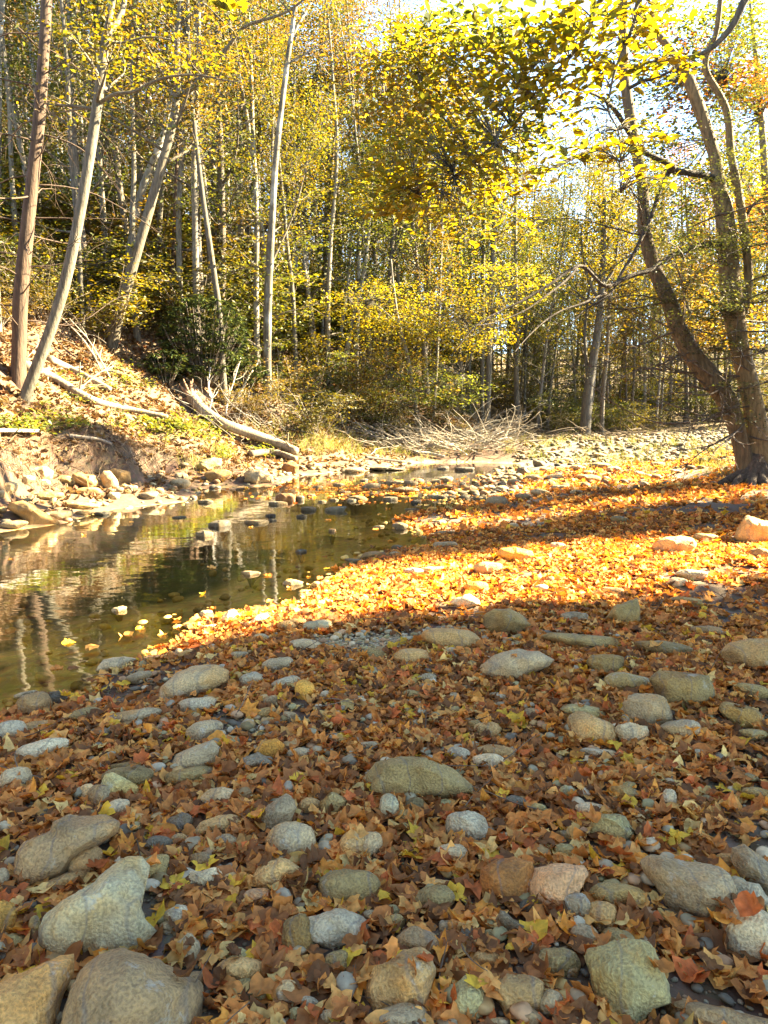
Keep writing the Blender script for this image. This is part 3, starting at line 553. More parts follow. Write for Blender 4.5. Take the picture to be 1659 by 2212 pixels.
def build_litter():
    B = MB()
    def batch(protos, n, y0, y1, size, lift, tiltsd, dens=None, mx=.6):
        x, y = frustum(n, y0, y1, mx); dl, dr = shores(x, y); P = np.stack([x, y], -1)
        keep = (dr > -.02) & stone_clear(x, y, .97)
        keep &= rng.random(n) < sstep(-.95, .1, fbm(P * 1.5, 61, 2)) * .9 + .1
        qx, qy, _ = proj(np.stack([x, y, H(x, y)], -1))
        bare = ((qx - 770) / 105) ** 2 + ((qy - 1392) / 26) ** 2; keep &= (bare > 1) | (rng.random(n) < .12)
        bare = ((qx - 480) / 90) ** 2 + ((qy - 1418) / 14) ** 2; keep &= (bare > 1) | (rng.random(n) < .3)
        if dens is not None: keep &= rng.random(n) < dens(x, y, qx, qy)
        x, y = x[keep], y[keep]; m = len(x); z = H(x, y) + rng.random(m) ** 1.5 * lift + .012
        t = np.abs(rng.normal(0, tiltsd, m)).clip(0, 1.5)
        V, F, C = scatter(protos, np.stack([x, y, z], -1), size * rng.uniform(.42, 1.35, m), t, litter_col(m)); B.add(V, tris=F, col=C)
    batch(leaf_protos(26, 2), 19000, 1.25, 4.6, .074, .026, .4)
    batch(leaf_protos(4, 2, True), 4200, 1.25, 4.6, .066, .03, .45)
    batch(leaf_protos(18, 1), 40000, 4.4, 9.5, .08, .03, .45)
    fd = lambda x, y, qx, qy: np.where(y < 14, .95, np.where((qx > 1130) & (y < 19), .75, .10))
    batch(leaf_protos(8, 1), 28000, 9.2, 20, .108, .05, .6, fd, 1.0)
    me = B.mesh('fallen_leaves'); link('fallen_leaves', me, M_LITTER, kind='stuff', label='dry brown and orange maple leaves carpeting the gravel bar')
    # hillside litter and leaves drifted on the water
    B = MB(); n = 60000; y = rng.uniform(7, 32, n); x = rng.uniform(-17, 4, n); dl, dr = shores(x, y); k = (dl > .25) & (dl < 13); x, y, dl = x[k], y[k], dl[k]
    k = rng.random(len(x)) < np.where(dl < 1.3, .35, 1.0) * (stone_clear(x, y, .9)); x, y = x[k], y[k]; m = len(x)
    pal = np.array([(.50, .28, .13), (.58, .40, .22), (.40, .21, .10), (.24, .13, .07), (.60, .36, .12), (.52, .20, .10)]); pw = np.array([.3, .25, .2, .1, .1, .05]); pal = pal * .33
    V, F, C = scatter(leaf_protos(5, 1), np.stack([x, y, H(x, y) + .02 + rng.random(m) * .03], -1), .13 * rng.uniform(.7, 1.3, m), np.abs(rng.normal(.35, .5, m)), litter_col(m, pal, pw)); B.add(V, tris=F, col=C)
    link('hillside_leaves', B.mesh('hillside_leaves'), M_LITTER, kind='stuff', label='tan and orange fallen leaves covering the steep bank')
    B = MB(); n = 7000; x, y = frustum(n, 3.6, 20, .4); dl, dr = shores(x, y); k = (dr < 0) & (dl < 0) & (rng.random(n) < np.exp(dr / .2) + .012); x, y = x[k], y[k]; m = len(x)
    nb = 900; bx, by = rng.normal(.2, 1.7, nb), rng.normal(15.6, 1.0, nb); bl, br = shores(bx, by); k = (bl < -.1) & (br < -.1); bx, by = bx[k], by[k]
    x, y = np.concatenate([x, bx]), np.concatenate([y, by]); m = len(x); z = np.maximum(WZ, H(x, y)) + .004 + rng.random(m) * .01
    V, F, C = scatter(leaf_protos(5, 1), np.stack([x, y, z], -1), .09 * rng.uniform(.7, 1.3, m), np.abs(rng.normal(0, .12, m)), litter_col(m)); B.add(V, tris=F, col=C)
    link('floating_leaves', B.mesh('floating_leaves'), M_LITTER, kind='stuff', label='brown leaves drifted along the water edge')
build_litter()
def build_stone_leaves():
    B = MB(); protos = leaf_protos(12, 2); P = []; 
    for s in STONES:
        if s['w'] < 55 or s['py'] < 1280: continue
        me = s['o'].data; n = len(me.vertices); co = np.empty(n * 3, np.float32); me.vertices.foreach_get('co', co); co = co.reshape(-1, 3); no = np.empty(n * 3, np.float32); me.vertices.foreach_get('normal', no); no = no.reshape(-1, 3)
        loc = np.array(s['o'].location); up = np.nonzero((no[:, 2] > .35) & (no[:, 2] < .93))[0]
        k = rng.poisson(.9 if s['w'] < 130 else 1.3)
        for i in rng.choice(up, min(k, len(up)), replace=False) if len(up) else ():
            for _ in range(1 if rng.random() < .7 else 2): P.append(loc + co[i] + no[i] * .012 + rng.normal(0, .015, 3) * (1, 1, .2))
    P = np.array(P); m = len(P); V, F, C = scatter(protos, P, .066 * rng.uniform(.5, 1.25, m), np.abs(rng.normal(.3, .3, m)), litter_col(m)); B.add(V, tris=F, col=C)
    link('leaves_on_stones', B.mesh('leaves_on_stones'), M_LITTER, kind='stuff', label='curled brown leaves lying on the stones')
    T = MB(); x, y = frustum(520, 1.4, 8, .3); dl, dr = shores(x, y); k = (dr > .1) & stone_clear(x, y, 1.0); x, y = x[k], y[k]; z = H(x, y) + .03
    for a, b, c in zip(x, y, z): d = rng.normal(0, 1, 3); d[2] *= .12; d /= np.linalg.norm(d); T.tube(grow((a, b, c), d, rng.uniform(.06, .3), 3, .15, 0), (.0035, .0012), 4, 5, col=np.array((.20, .14, .09)) * rng.uniform(.6, 1.5))
    link('twigs', T.mesh('twigs'), M_STRAND, kind='stuff', label='thin dry twigs scattered among the fallen leaves')
def build_pebbles():
    pal = np.array([STONE_COL[c][1] for c in ('gr', 'ta', 'ol', 'lt', 'gn', 'wh', 'dk', 'pk', 'bg')])
    protos = []
    for k in range(10):
        V, F = ICO[2]; V = V * (1 + .14 * fbm(V * 1.6 + k * 3, 70 + k, 2))[:, None] * np.array([1, rng.uniform(.65, .95), rng.uniform(.4, .65)]) * .5; protos.append((V, F))
    lo = [(ICO[1][0] * (1 + .18 * fbm(ICO[1][0] * 1.6 + k * 3, 90 + k, 2))[:, None] * np.array([1, .8, .5]) * .5, ICO[1][1]) for k in range(6)]
    def put(name, label, protos, x, y, size, sink, pal=pal, zmin=-9):
        m = len(x); z = np.maximum(H(x, y), zmin) + size * sink; V, F, C = scatter(protos, np.stack([x, y, z], -1), size, np.abs(rng.normal(0, .25, m)), pal[rng.integers(0, len(pal), m)] * (1.2, 1.0, .7) * rng.uniform(.65, 1.1, (m, 1)))
        link(name, mesh(name, V, F, col=C), M_PEBBLE, kind='stuff', label=label)
    x, y = frustum(2600, 1.3, 5, .4); dl, dr = shores(x, y); k = (dr > .05) & (rng.random(len(x)) < sstep(-.5, .5, fbm(np.stack([x, y], -1) * 1.3, 63, 2)) + .15); x, y = x[k], y[k]
    put('pebbles', 'small rounded grey and tan pebbles between the leaves', protos, x, y, rng.uniform(.018, .065, len(x)), .35)
    x, y = frustum(16000, 1.3, 4.2, .3); dl, dr = shores(x, y); k = dr > .05; x, y = x[k], y[k]; put('grit', 'coarse brown grit and gravel between the stones', lo, x, y, rng.uniform(.006, .02, len(x)), .3, pal * .6)
    g = at_z(rng.uniform(670, 880, 1500), 1392 + rng.normal(0, 13, 1500), 0.0); put('gravel', 'bare patch of fine grey gravel near the water', lo, g[:, 0], g[:, 1], rng.uniform(.008, .03, 1500), .3)
    x, y = frustum(9000, 13, 29, 1.0, .3); dl, dr = shores(x, y); qx, qy, _ = proj(np.stack([x, y, H(x, y)], -1))
    k = (dr > -.5) & (qx > 700) & (rng.random(len(x)) < np.where(qy < 1000, 1.0, np.where(qx < 1130, .6, .1))); x, y = x[k], y[k]
    pale = np.array([STONE_COL[c][1] for c in ('lt', 'wh', 'gr', 'ta', 'ol', 'pk', 'dk', 'gr')]) * .36
    put('far_cobbles', 'pale cobbles covering the far gravel bar', lo, x, y, rng.uniform(.07, .30, len(x)) ** 1.2, .16, pale)
    x, y = rng.uniform(-9, 4, 2200), rng.uniform(9, 27, 2200); dl, dr = shores(x, y); k = (dl > -.15) & (dl < 1.1); x, y = x[k], y[k]
    put('bank_rubble', 'broken rock rubble along the foot of the bank', lo, x, y, rng.uniform(.04, .20, len(x)), .15, pal * .6)
    x, y = frustum(6000, 3.6, 15, .3); dl, dr = shores(x, y); k = (dr < -.02) & (dl < -.1) & (rng.random(len(x)) < np.exp(dr / .7)); x, y = x[k], y[k]
    bedp = np.array([(.60, .42, .15), (.46, .32, .12), (.66, .50, .22), (.32, .22, .09), (.54, .36, .11)]); put('creek_bed_pebbles', 'golden brown pebbles on the creek bed under shallow water', lo, x, y, rng.uniform(.02, .13, len(x)), .2, bedp)
build_pebbles()
def strips(n, base, dirs, length, width, col, droop, seg=4):
    """n bent ribbons as crossed-free flat blades"""
    t = np.linspace(0, 1, seg + 1); side = np.cross(dirs, rng.normal(0, 1, (n, 3))); side /= np.linalg.norm(side, axis=1)[:, None] + 1e-9
    c = base[:, None] + dirs[:, None] * (length[:, None] * t)[..., None] + np.array([0, 0, -1.0]) * (droop[:, None] * length[:, None] * t ** 2)[..., None]
    c = c + rng.normal(0, .05, (n, seg + 1, 3)) * (length[:, None] * t)[..., None]
    wd = width[:, None] * (1 - .8 * t); V = np.stack([c - side[:, None] * wd[..., None] * .5, c + side[:, None] * wd[..., None] * .5], 2).reshape(-1, 3)
    i = (np.arange(n) * (seg + 1) * 2)[:, None] + (np.arange(seg) * 2)[None]; F = np.stack([i, i + 1, i + 3, i + 2], -1).reshape(-1, 4)
    return V, F, np.repeat(col, (seg + 1) * 2, 0)
def build_grass():
    def tufts(name, label, spots, per, L, pal, up=1.0, width=.008):
        n = len(spots) * per; b = np.repeat(spots, per, 0) + np.concatenate([rng.normal(0, .09, (n, 2)), np.zeros((n, 1))], 1); b[:, 2] = H(b[:, 0], b[:, 1])
        d = rng.normal(0, .42, (n, 3)); d[:, 2] = np.abs(d[:, 2]) * .3 + up; d /= np.linalg.norm(d, axis=1)[:, None]
        V, F, C = strips(n, b, d, L * rng.uniform(.5, 1.2, n), np.full(n, width), pal[rng.integers(0, len(pal), n)] * rng.uniform(.7, 1.3, (n, 1)), rng.uniform(.1, .5, n)); link(name, mesh(name, V, F, col=C), M_STRAND, kind='stuff', label=label)
    G = np.array([(.30, .27, .05), (.16, .2, .04), (.42, .34, .12), (.38, .28, .14)])
    sp = []
    for (px, py, sx, sy, n) in ((470, 975, 20, 8, 6), (640, 925, 50, 16, 40), (700, 950, 60, 20, 70), (820, 970, 70, 12, 70), (1010, 945, 60, 12, 60), (1140, 955, 60, 10, 50), (1330, 990, 120, 18, 55), (1540, 985, 70, 25, 60), (1400, 960, 120, 10, 40), (430, 1000, 20, 6, 8)):
        for _ in range(n): sp.append(ground_hit(random.gauss(px, sx), random.gauss(py, sy)))
    tufts('grass', 'pale green and straw grass tufts on the far banks', np.array(sp), 20, .32, G, width=.010)
    sp = [ground_hit(random.uniform(950, 1600), random.uniform(1180, 1560)) for _ in range(46)]; tufts('sparse_grass', 'thin green grass sprigs poking through the leaves', np.array(sp), 9, .10, np.array([(.2, .25, .05), (.3, .3, .07), (.36, .28, .12)]), width=.004)
    # roots and dead stems hanging over the eroded bank
    n = 4200; y = rng.uniform(8.5, 15.5, n); x = np.empty(n); px = rng.uniform(-30, 420, n); pts = []
    xs = rng.uniform(-9.5, -2.0, 80000); ys = rng.uniform(8, 17.5, 80000); dl, _ = shores(xs, ys); kk = np.nonzero((dl > 1.12) & (dl < 1.95))[0][:n]; n = len(kk)
    b = np.stack([xs[kk], ys[kk], H(xs[kk], ys[kk]) + .02], 1); d = np.stack([rng.normal(.3, .8, n), rng.normal(-.4, .8, n), rng.normal(.1, .5, n)], 1); d /= np.linalg.norm(d, axis=1)[:, None]
    pal = np.array([(.16, .10, .065), (.21, .14, .09), (.11, .07, .045), (.27, .19, .12)])
    V, F, C = strips(n, b, d, rng.uniform(.08, .6, n), rng.uniform(.005, .02, n), pal[rng.integers(0, 4, n)] * rng.uniform(.7, 1.2, (n, 1)), rng.uniform(.4, 1.3, n), 5); link('hanging_roots', mesh('hanging_roots', V, F, col=C), M_STRAND, kind='stuff', label='tangle of pale roots and dead stems hanging over the eroded bank')
    # low green ground cover
    sp = []
    for (px, py, sx, sy, n) in ((360, 925, 55, 14, 60), (480, 985, 18, 6, 12), (470, 940, 20, 10, 10), (270, 820, 25, 14, 14), (40, 925, 30, 8, 16), (120, 915, 40, 10, 14), (180, 850, 60, 20, 14), (560, 980, 30, 6, 10)):
        for _ in range(n): sp.append(ground_hit(random.gauss(px, sx), random.gauss(py, sy)))
    sp = np.array(sp); q = np.repeat(sp, 26, 0); m = len(q); q = q + np.stack([rng.normal(0, .13, m), rng.normal(0, .13, m), np.abs(rng.normal(.06, .08, m))], 1)
    pal = np.array([(.22, .24, .03), (.16, .20, .03), (.11, .15, .025), (.27, .22, .04)]); V, F, C = scatter(OVATE, q, .075 * rng.uniform(.6, 1.3, m), np.abs(rng.normal(.3, .5, m)), pal[rng.integers(0, 4, m)] * rng.uniform(.7, 1.2, (m, 1)))
    link('ground_cover', mesh('ground_cover', V, F, col=C), M_LEAF, kind='stuff', label='yellow-green low plants spreading over the bank top')
build_grass()

# ------------------------------------------------------------------ trees
PAL = {'yellow': ([(.58, .47, .04), (.55, .40, .035), (.44, .44, .055), (.30, .35, .05)], 'yellow'), 'gold': ([(.54, .37, .05), (.48, .28, .05), (.52, .43, .07), (.34, .27, .05)], 'golden'),
       'lime': ([(.33, .38, .06), (.24, .31, .05), (.46, .44, .07), (.16, .23, .045)], 'yellow-green'), 'green': ([(.14, .19, .035), (.20, .24, .04), (.09, .13, .03), (.30, .30, .05)], 'green'),
       'orange': ([(.60, .21, .04), (.52, .28, .05), (.46, .15, .05), (.58, .34, .06)], 'orange'), 'tan': ([(.48, .29, .10), (.40, .22, .08), (.55, .36, .12), (.34, .24, .07)], 'tan-leaved'),
       'red': ([(.55, .10, .05), (.60, .20, .06), (.45, .09, .05), (.62, .26, .12)], 'red'), 'hemlock': ([(.13, .17, .05), (.18, .21, .06), (.09, .12, .04), (.28, .28, .08)], 'dark green'),
       'olive': ([(.22, .20, .035), (.30, .26, .04), (.16, .17, .03), (.40, .28, .04)], 'olive')}
def palcol(n, pal):
    p = np.array(PAL[pal][0]) * .315; return p[rng.choice(len(p), n, p=np.array([.36, .28, .2, .16]))] * rng.uniform(.7, 1.25, (n, 1))
def perp(v):
    a = np.cross(v, rng.normal(0, 1, 3)); return a / (np.linalg.norm(a) + 1e-9)
def grow(p, d, L, n, wander, lift):
    out = [np.array(p, float)]; d = np.array(d, float)
    for _ in range(n):
        d = d + rng.normal(0, wander, 3) + np.array([0, 0, lift]); d /= np.linalg.norm(d); out.append(out[-1] + d * L / n)
    return np.array(out)
def sprays(centers, per, sig, flat, size, pal, protos=DIA, tilt=.55, droop=0.0):
    n = len(centers) * per; q = np.repeat(centers, per, 0); off = rng.normal(0, 1, (n, 3)) * np.array([sig, sig, sig * flat]); off[:, 2] -= droop * np.hypot(off[:, 0], off[:, 1]) * 1.0
    sh = np.repeat(rng.uniform(.78, 1.18, (len(centers), 1)), per, 0)
    return scatter(protos, q + off, size * rng.uniform(.6, 1.3, n), np.abs(rng.normal(tilt * .6, tilt, n)), palcol(n, pal) * sh)
def limbs(B, axis, rad, t0, nb, spread, up, sub, lift=.03, seed=0, tips=None, bare=0.0, thick=.42):
    """side limbs with twigs along a trunk line; tips collects the points that carry leaves"""
    seg = np.linalg.norm(np.diff(axis, axis=0), axis=1); cum = np.concatenate([[0], np.cumsum(seg)]) / seg.sum(); ga = rng.random() * 6.28
    for k in range(nb):
        t = t0 + (1 - t0) * ((k + rng.random() * .8) / nb) ** .9; t = min(t, .985)
        p = np.array([np.interp(t, cum, axis[:, j]) for j in range(3)]); r = np.interp(t, cum, rad); ga += 2.4 + rng.normal(0, .35)
        tt = (t - t0) / (1 - t0); L = spread * (1.05 - .72 * tt ** 1.3) * rng.uniform(.7, 1.2); ua = up * rng.uniform(.6, 1.3) + .35 * tt
        d = np.array([math.cos(ga) * math.cos(ua), math.sin(ga) * math.cos(ua), math.sin(ua)]); path = grow(p, d, L, 6, .13, lift); rb = max(min(r * thick, .10), .008)
        B.tube(path, np.linspace(rb, rb * .22, len(path)), 5, 8)
        for j in range(sub):
            i = 1 + int(rng.random() * 5.6); q = path[min(i, 6)]; dd = (path[min(i, 6)] - path[min(i, 6) - 1]); dd /= np.linalg.norm(dd) + 1e-9; dd = dd + perp(dd) * rng.uniform(.6, 1.2); dd[2] = dd[2] * .6 + .1; dd /= np.linalg.norm(dd)
            tw = grow(q, dd, L * rng.uniform(.22, .48), 3, .18, lift); B.tube(tw, np.linspace(rb * .4, rb * .12, 4), 3, 4)
            if tips is not None and rng.random() > bare: tips += [tw[-1], tw[2], (tw[0] + tw[1]) / 2]
        if tips is not None and rng.random() > bare: tips += [path[-1], path[4]]
PROTO = {}
def tree_proto(key, Hh, r0, pal, t0=.35, nb=20, spread=3.0, up=.55, sub=4, per=22, sig=.36, flat=.5, size=.10, lean=.04, bare=0.0, fork=0, pale=False, protos=DIA, droop=0.0, lift=.03, tilt=.55):
    B = MB(); tips = []
    ax = grow((0, 0, -.35), (rng.normal(0, lean), rng.normal(0, lean), 1), Hh, 11, .035, .012); rad = r0 * np.linspace(1, .12, 12) ** .85; rad[0] *= 1.35
    B.tube(ax, rad, 9, 30, .07, len(PROTO)); limbs(B, ax, rad, t0, nb, spread, up, sub, lift, 0, tips, bare)
    for k in range(fork):
        i = rng.integers(4, 7); d = (ax[i + 1] - ax[i]); d = d / np.linalg.norm(d) + perp(d) * .45; a2 = grow(ax[i], d, Hh * .5, 8, .06, .06); r2 = rad[i] * np.linspace(.72, .1, 9)
        B.tube(a2, r2, 7, 18, .06, k); limbs(B, a2, r2, .25, nb // 2, spread * .75, up, sub, lift, 0, tips, bare)
    V, F, C = sprays(np.array(tips), per, sig, flat, size, pal, protos, tilt, droop)
    PROTO[key] = (B.mesh('trunk'), mesh('crown', V, F, col=C, smooth=False), pal, pale, Hh); return key
TREES = []
def bark_col(pale): return np.array((.28, .245, .19) if pale else (.14, .112, .082)) * rng.uniform(.8, 1.2)
def plant(key, x, y, sc=1.0, name='tree', zoff=0.0, tint=None, crown_tint=None):
    tr, cr, pal, pale, Hh = PROTO[key]; z = float(H(np.array([x]), np.array([y]))[0])
    o = thing(name, '', 'tree', (x, y, z - .05 + zoff), rng.random() * 6.28); o.scale = (sc, sc, sc * rng.uniform(.92, 1.1))
    t = link('trunk', tr, M_PALEBARK if pale else M_BARK, o); t.color = (*(bark_col(pale) if tint is None else tint), 1)
    c = link('crown', cr, M_LEAF, o); k = rng.uniform(.85, 1.15); c.color = (k * rng.uniform(.93, 1.07), k, k * rng.uniform(.8, 1.2), 1)
    px, py, _ = proj([x, y, z]); TREES.append(dict(o=o, px=float(px), py=float(py), y=y, pal=PAL[pal][1], pale=pale, H=Hh * sc, key=key)); return o
# kinds of tree in the wood
tree_proto('lime_a', 15, .13, 'lime', .12, 24, 3.0, .45, 5, 13, .36, .45, .088)
tree_proto('yellow_a', 14, .12, 'yellow', .14, 22, 2.9, .45, 5, 13, .36, .45, .088, fork=1)
tree_proto('gold_a', 15, .13, 'gold', .15, 20, 2.8, .5, 5, 12, .36, .5, .086, pale=True, fork=1)
tree_proto('tan_a', 16, .13, 'tan', .2, 20, 2.6, .55, 5, 10, .36, .6, .08, pale=True, fork=1, bare=.15)
tree_proto('orange_a', 14, .12, 'orange', .2, 18, 2.5, .5, 5, 11, .34, .5, .085)
tree_proto('green_a', 17, .15, 'green', .15, 24, 3.2, .5, 5, 14, .4, .6, .095)
tree_proto('olive_a', 16, .13, 'olive', .15, 22, 2.9, .5, 5, 13, .38, .5, .09, fork=1)
tree_proto('pale_a', 17, .14, 'tan', .4, 14, 2.4, .7, 4, 9, .34, .6, .08, pale=True, fork=2, bare=.35)
tree_proto('pole_lime', 15, .10, 'lime', .2, 24, 1.8, .6, 4, 14, .32, .7, .10, pale=True, lean=.02)
tree_proto('pole_yellow', 14, .09, 'yellow', .18, 24, 1.8, .6, 4, 14, .32, .7, .10, lean=.02)
tree_proto('pole_gold', 15, .10, 'gold', .25, 22, 1.8, .6, 4, 14, .32, .7, .10, lean=.03)
tree_proto('hemlock', 12, .15, 'hemlock', .12, 44, 2.6, -.05, 6, 22, .22, .35, .07, droop=.25, lift=-.04, tilt=.35)
SHR = ('shrub_lime', 'shrub_yellow', 'shrub_gold', 'shrub_olive')
def shrub_proto(key, pal, Hh=2.6):
    B = MB(); tips = []
    for k in range(9):
        a = rng.random() * 6.28; p = grow((rng.normal(0, .12), rng.normal(0, .12), -.1), (math.cos(a) * .6, math.sin(a) * .6, 1), Hh * rng.uniform(.6, 1.05), 6, .12, -.02); B.tube(p, (.022, .005), 5, 8)
        for j in range(7):
            q = p[rng.integers(2, 7)]; a2 = rng.random() * 6.28; tw = grow(q, (math.cos(a2), math.sin(a2), .15), rng.uniform(.4, .9), 3, .15, -.02); B.tube(tw, (.008, .003), 3, 4); tips += [tw[1], tw[2], tw[3]]
    V, F, C = sprays(np.array(tips), 12, .17, .3, .08, pal, DIA, .45); PROTO[key] = (B.mesh('stem'), mesh('foliage', V, F, col=C, smooth=False), pal, False, Hh)
shrub_proto('shrub_lime', 'lime'); shrub_proto('shrub_yellow', 'yellow'); shrub_proto('shrub_gold', 'gold'); shrub_proto('shrub_olive', 'olive')
def plant_shrub(key, x, y, sc):
    st_, fo, pal, _, Hh = PROTO[key]; z = float(H(np.array([x]), np.array([y]))[0]); o = thing('shrub', '', 'shrub', (x, y, z - .05), rng.random() * 6.28); o.scale = (sc * 1.1, sc * 1.1, sc)
    a = link('stem', st_, M_BARK, o); a.color = (.2, .16, .12, 1); b = link('foliage', fo, M_LEAF, o); k = rng.uniform(.85, 1.15); b.color = (k, k, k, 1)
    px, py, _ = proj([x, y, z]); TREES.append(dict(o=o, px=float(px), py=float(py), y=y, pal=PAL[pal][1], pale=False, H=Hh * sc, key='shrub'))

# ---- trees one can point at: trunk lines read off the photograph, each standing at its own place on the slope
LMT = []
def hand_tree(name, label, lines, Y=None, bark=None, pale=False, pal=None, leafy=None, dy=0.0, side=None, short=None, sides=10, crown_n=0):
    """lines: [(points, w0, w1)], widths in picture units; leafy: (t0, nb, spread, up, sub, per, size)"""
    b = lines[0][0][0]; g = ground_hit(*b) if Y is None else at_y(b[0], b[1], Y); Y = g[1]
    o = thing(name, label, 'tree', g); tips = []; col = bark_col(pale) if bark is None else np.array(bark) * (.40, .375, .33); mat = M_PALEBARK if pale else M_BARK; B2 = MB(); used = False
    for k, ln in enumerate(lines):
        pts, w0, w1 = ln[:3]; yo = ln[3] if len(ln) > 3 else 0.0
        q = np.array(pts, float); n = len(q); Ys = Y + np.linspace(0, yo, n) + (dy * np.linspace(0, 1, n) if k == 0 else 0)
        W = at_y(q[:, 0], q[:, 1], Ys) - g; rad = np.linspace(w0, w1, n) / 2 / FP * Y
        if k == 0: W = np.concatenate([[W[0] + (W[0] - W[1]) * .08 - (0, 0, .25)], W]); rad = np.concatenate([[rad[0] * 1.25], rad])
        M = MB(); M.tube(W, rad, sides if w0 > 9 else 6, max(14, n * 5), .06, k + len(LMT))
        ob = link('trunk' if k == 0 else 'limb', M.mesh('trunk' if k == 0 else 'limb'), mat, o); ob.color = (*col, 1)
        B2 = MB(); used = False
        if leafy and (k == 0 or w0 > 6): limbs(B2, W, rad, leafy[0] if k == 0 else .2, leafy[1] if k == 0 else leafy[1] // 2, leafy[2], leafy[3], leafy[4], .02, 0, tips); used = True
        if used: ob = link('branchwork', B2.mesh('branchwork'), mat, o); ob.color = (*(col * .85), 1)
        B2 = MB(); used = False
        if side and k == 0:                                   # bare dead side branches, drooping
            t0, t1, nb, L = side; seg = np.linalg.norm(np.diff(W, axis=0), axis=1); cum = np.concatenate([[0], np.cumsum(seg)]) / seg.sum(); a = 0
            for j in range(nb):
                t = t0 + (t1 - t0) * (j + .5 * rng.random()) / nb; p = np.array([np.interp(t, cum, W[:, c]) for c in range(3)]); a += 2.4
                pa = grow(p, (math.cos(a), math.sin(a), rng.uniform(-.1, .45)), L * rng.uniform(.5, 1.25), 7, .12, -.045); B2.tube(pa, (.018, .004), 4, 10); used = True
                for _ in range(5):
                    qd = rng.normal(0, 1, 3); qd[2] = -.2; i = rng.integers(2, 7); B2.tube(grow(pa[i], pa[i] - pa[i - 1] + qd * .12, L * .3, 3, .2, -.03), (.007, .002), 3, 4)
        if used: ob = link('dead_branchwork', B2.mesh('dead_branchwork'), mat, o); ob.color = (*(col * .85), 1)
    if tips:
        V, F, C = sprays(np.array(tips), leafy[5], .34, .5, leafy[6], pal); link('crown', mesh('crown', V, F, col=C, smooth=False), M_LEAF, o)
    LMT.append(dict(o=o, px=b[0], py=b[1], nick=short or label)); return o, g
def c1(*p): return [(x * .5, y * .5) for x, y in p]
def c2(*p): return [(829.5 + x * .5, y * .5) for x, y in p]
def c4(*p): return [(829.5 + x * .5, 553 + y * .5) for x, y in p]
def c3(*p): return [(x * .5, 553 + y * .5) for x, y in p]
def cr(*p): return [(1261.8 + x * .3224, 329.2 + y * .3224) for x, y in p]
GREYB, BROWNB, PALEB = (.30, .27, .22), (.20, .145, .105), (.46, .43, .37)
hand_tree('hemlock_tree', 'tall straight brown trunk with bare dead side branches, leftmost big tree on the bank', [([(40, 822), (45, 650), (60, 480), (85, 250), (100, 0), (108, -260), (112, -500)], 33, 14)], bark=(.22, .135, .09), side=(.1, .62, 30, 2.5), pal='hemlock', leafy=(.72, 14, 1.6, .1, 4, 10, .06), short='tall brown leftmost trunk')
hand_tree('maple_tree', 'slender smooth grey trunk leaning over the log and forking high up', [([(52, 868), (80, 790), (130, 650), (165, 500), (195, 330), (220, 150), (230, 75)], 25, 18), ([(230, 75), (240, 20), (262, -120), (270, -300)], 15, 5), ([(230, 78), (262, 30), (275, -60), (300, -220)], 15, 5, .8),
    (c1((415, 455), (490, 410), (580, 395), (660, 355), (740, 330), (860, 325), (960, 345), (1040, 355)), 8, 2, -1.0), (c1((395, 465), (290, 480), (200, 495)), 5, 2, .5), (c1((460, 180), (520, 185), (640, 160), (760, 175), (900, 200)), 5, 1.5, -.5)], bark=(.33, .30, .245), pal='yellow', leafy=(.8, 8, 1.4, .3, 3, 9, .08), short='leaning smooth grey trunk')
hand_tree('maple_tree', 'grey leaning trunk on mid slope that splits into two long limbs', [([(243, 748), (265, 650), (300, 530), (340, 390), (370, 280), (382, 200), (382, 100), (390, 0), (396, -160)], 25, 9), ([(382, 205), (410, 195), (455, 140), (490, 105), (525, 60), (615, 28), (680, -20)], 12, 3, -1.5), ([(345, 385), (362, 320), (410, 200), (440, 160)], 9, 4, .8)], bark=(.31, .265, .20), pal='gold', leafy=(.45, 14, 2.2, .35, 4, 12, .085), short='grey mid-slope trunk with two limbs')
hand_tree('beech_tree', 'white-barked trunk standing just behind the grey mid-slope trunk', [([(262, 700), (280, 540), (310, 400), (350, 300), (365, 240), (395, 125), (415, 85), (435, 30), (450, -80)], 17, 8)], bark=PALEB, pale=True, pal='gold', leafy=(.5, 12, 2.0, .4, 4, 12, .085), short='white trunk behind the mid-slope one')
hand_tree('sycamore_tree', 'broad cream-white trunk leaning among orange leaves high on the slope', [([(70, 440), (105, 295), (130, 215), (170, 145), (210, 100), (235, 45), (255, 5), (275, -90)], 24, 14), ([(150, 250), (160, 215), (190, 160), (205, 120)], 20, 10, .5)], bark=(.52, .47, .40), pale=True, pal='orange', leafy=(.5, 10, 2.2, .3, 4, 10, .085), short='broad cream-white trunk')
hand_tree('beech_tree', 'thin white upright trunk rising beside the cream-white trunk', [([(112, 380), (130, 200), (150, 125), (165, 50), (162, 0), (160, -90)], 12, 7), ([(165, 55), (172, 20), (185, -60)], 7, 3)], bark=(.50, .46, .40), pale=True, pal='lime', leafy=(.55, 8, 1.6, .4, 3, 10, .08), short='thin white upright trunk')
hand_tree('maple_tree', 'dark thin twin-topped tree rising from the dark evergreen bush', [([(505, 672), (525, 613), (545, 545), (575, 485), (600, 425), (625, 360), (650, 280), (660, 225), (685, 150), (700, 60)], 13, 6), ([(530, 600), (532, 520), (540, 425), (555, 350), (560, 275), (550, 200), (556, 120)], 10, 4, .6)], bark=(.20, .17, .13), pal='gold', leafy=(.5, 14, 1.9, .4, 4, 13, .085), short='dark twin-topped thin tree')
